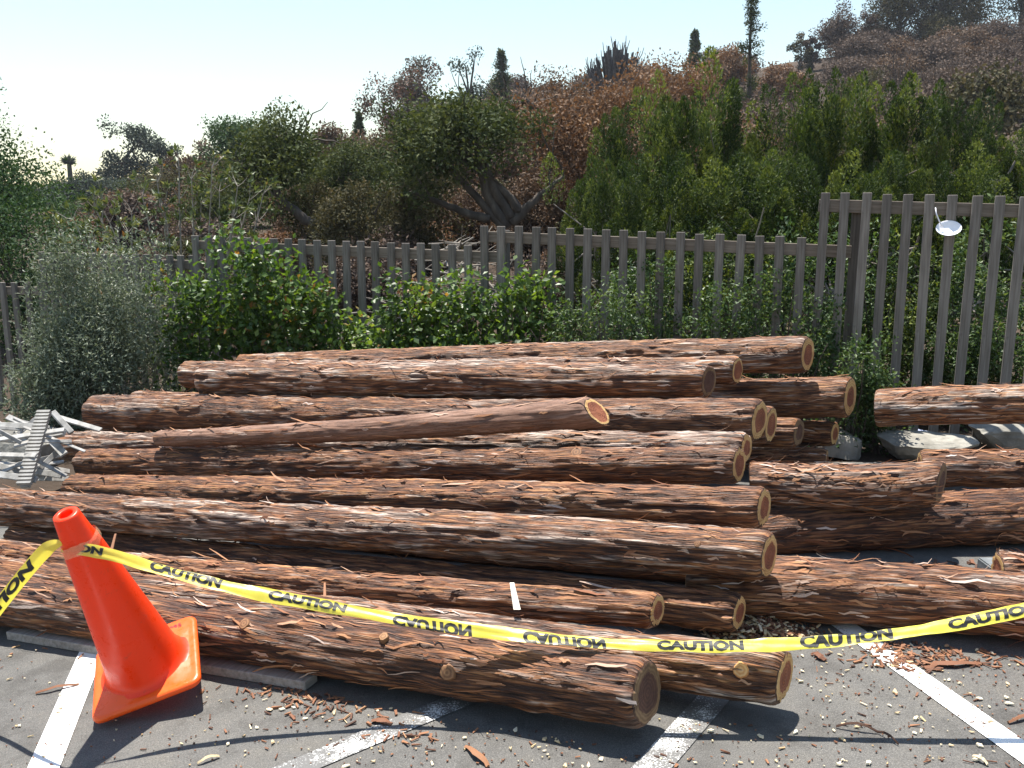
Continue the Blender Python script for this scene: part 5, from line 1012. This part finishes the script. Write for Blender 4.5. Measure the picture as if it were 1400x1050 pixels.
def bark_piece(u0, v0, u1, v1, w, label, val=0.5, lift=0.012, seed=0, name='bark_piece', arch=0.01, z0=0.006):
    rng = np.random.default_rng(seed + 3); a, b = gnd(u0, v0), gnd(u1, v1); m = 9; tt = np.linspace(0, 1, m); c = (a + b) / 2; P = a + (b - a) * tt[:, None]; P[:, 2] += z0 + arch * np.sin(np.pi * tt); s = nrm(np.cross(b - a, [0, 0, 1])); P += s * (rng.normal(0, w * .12, m))[:, None]; wd_ = w * (0.55 + 0.45 * np.sin(np.pi * np.clip(tt, .08, .92))) * rng.uniform(.85, 1.1, m)
    rows = [P - s * wd_[:, None] / 2, P + [0, 0, .005], P + s * wd_[:, None] / 2, P - [0, 0, .004]]; V = np.stack(rows, 1).reshape(-1, 3); Q = []
    for i in range(m - 1):
        for j in range(4): Q.append([i * 4 + j, i * 4 + (j + 1) % 4, (i + 1) * 4 + (j + 1) % 4, (i + 1) * 4 + j])
    Q += [[3, 2, 1, 0], [(m - 1) * 4 + q for q in range(4)]]
    tag(link(name, mesh_np(name, V - c, np.array(Q), {'rnd': np.full(len(V), val)}), M['litter'], None, Vector(c)), label, name.replace('_', ' '))
bark_piece(49, 950, 108, 938, .016, 'brown bark strip lying across the left white line', .5, seed=1)
bark_piece(636, 1023, 668, 1050, .022, 'curled pinkish stick at the bottom edge, middle', .72, seed=2, arch=.012)
bark_piece(1262, 914, 1338, 908, .03, 'reddish bark piece beside the right white line', .45, seed=3)
bark_piece(1378, 990, 1425, 978, .016, 'brown bark strip at the right edge on the white line', .55, seed=4)
bark_piece(1143, 996, 1200, 1003, .010, 'thin grey stick on the tape shadow at the right', .1, seed=5, arch=.02)
bark_piece(1200, 1003, 1228, 1020, .006, 'thin dark twig trailing from the grey stick', .03, seed=6, arch=.012)
bark_piece(508, 988, 536, 992, .028, 'red-brown bark flake at the end of the middle worn line', .42, seed=7)
bark_piece(270, 1046, 300, 1036, .014, 'pale splinter at the bottom edge near the left line', .9, seed=8)
bark_piece(1330, 1036, 1350, 1048, .014, 'pale curled shaving near the bottom right corner', .95, seed=9, arch=.01)
bark_piece(1112, 895, 1128, 905, .03, 'dark red bark flake right of the overhanging log end', .35, seed=10)
# upright splinters on the logs
M['freshwood'] = plain('fresh_white_wood', [(0.3, (0.66, 0.62, 0.52)), (0.7, (0.78, 0.75, 0.66))], 40, 0.7)
def splinter(u, v0, v1, Y, w, val, label, lean=6, mat='litter'):
    a, b = at(u, v1, Y), at(u - lean, v0, Y + 0.075); V = []; m = 5; tt = np.linspace(0, 1, m)
    for t_ in tt:
        p = a + (b - a) * t_; hw = w / 2 * (1 - 0.35 * t_); V += [p + [-hw, -.003, 0], p + [hw, -.003, 0], p + [hw, .003, 0], p + [-hw, .003, 0]]
    Q = [[i * 4 + j, i * 4 + (j + 1) % 4, (i + 1) * 4 + (j + 1) % 4, (i + 1) * 4 + j] for i in range(m - 1) for j in range(4)] + [[3, 2, 1, 0], [16, 17, 18, 19]]
    tag(link('splinter', mesh_np('splinter', np.array(V) - a, np.array(Q), {'rnd': np.full(len(V), val)}), M[mat], None, Vector(a)), label, 'splinter')
splinter(707, 797, 833, 2.99, .026, 1.0, 'bright white splinter of wood standing on the slim log in the middle', 7, 'freshwood')
splinter(152, 730, 754, 3.5, .012, .62, 'brown bark splinter sticking up just right of the cone tip', -6)
splinter(444, 797, 815, 3.1, .010, .7, 'small upright splinter above the caution tape left of the middle', 0)

# ------------------------------------------------------------------ thin summer haze
hz = link('haze', mesh_np('haze', boxv((0, 20, 24), 480, 440, 26), BOXQ)); tag(hz, kind='stuff')
hm = bpy.data.materials.new('haze'); hm.use_nodes = True; ht = hm.node_tree; ht.nodes.clear(); ho = ht.nodes.new('ShaderNodeOutputMaterial'); hv = ht.nodes.new('ShaderNodeVolumePrincipled')
hv.inputs['Color'].default_value = (0.82, 0.88, 1.0, 1); hv.inputs['Density'].default_value = 0.0003; hv.inputs['Anisotropy'].default_value = 0.3
ht.links.new(hv.outputs[0], ho.inputs['Volume']); hz.data.materials.append(hm)
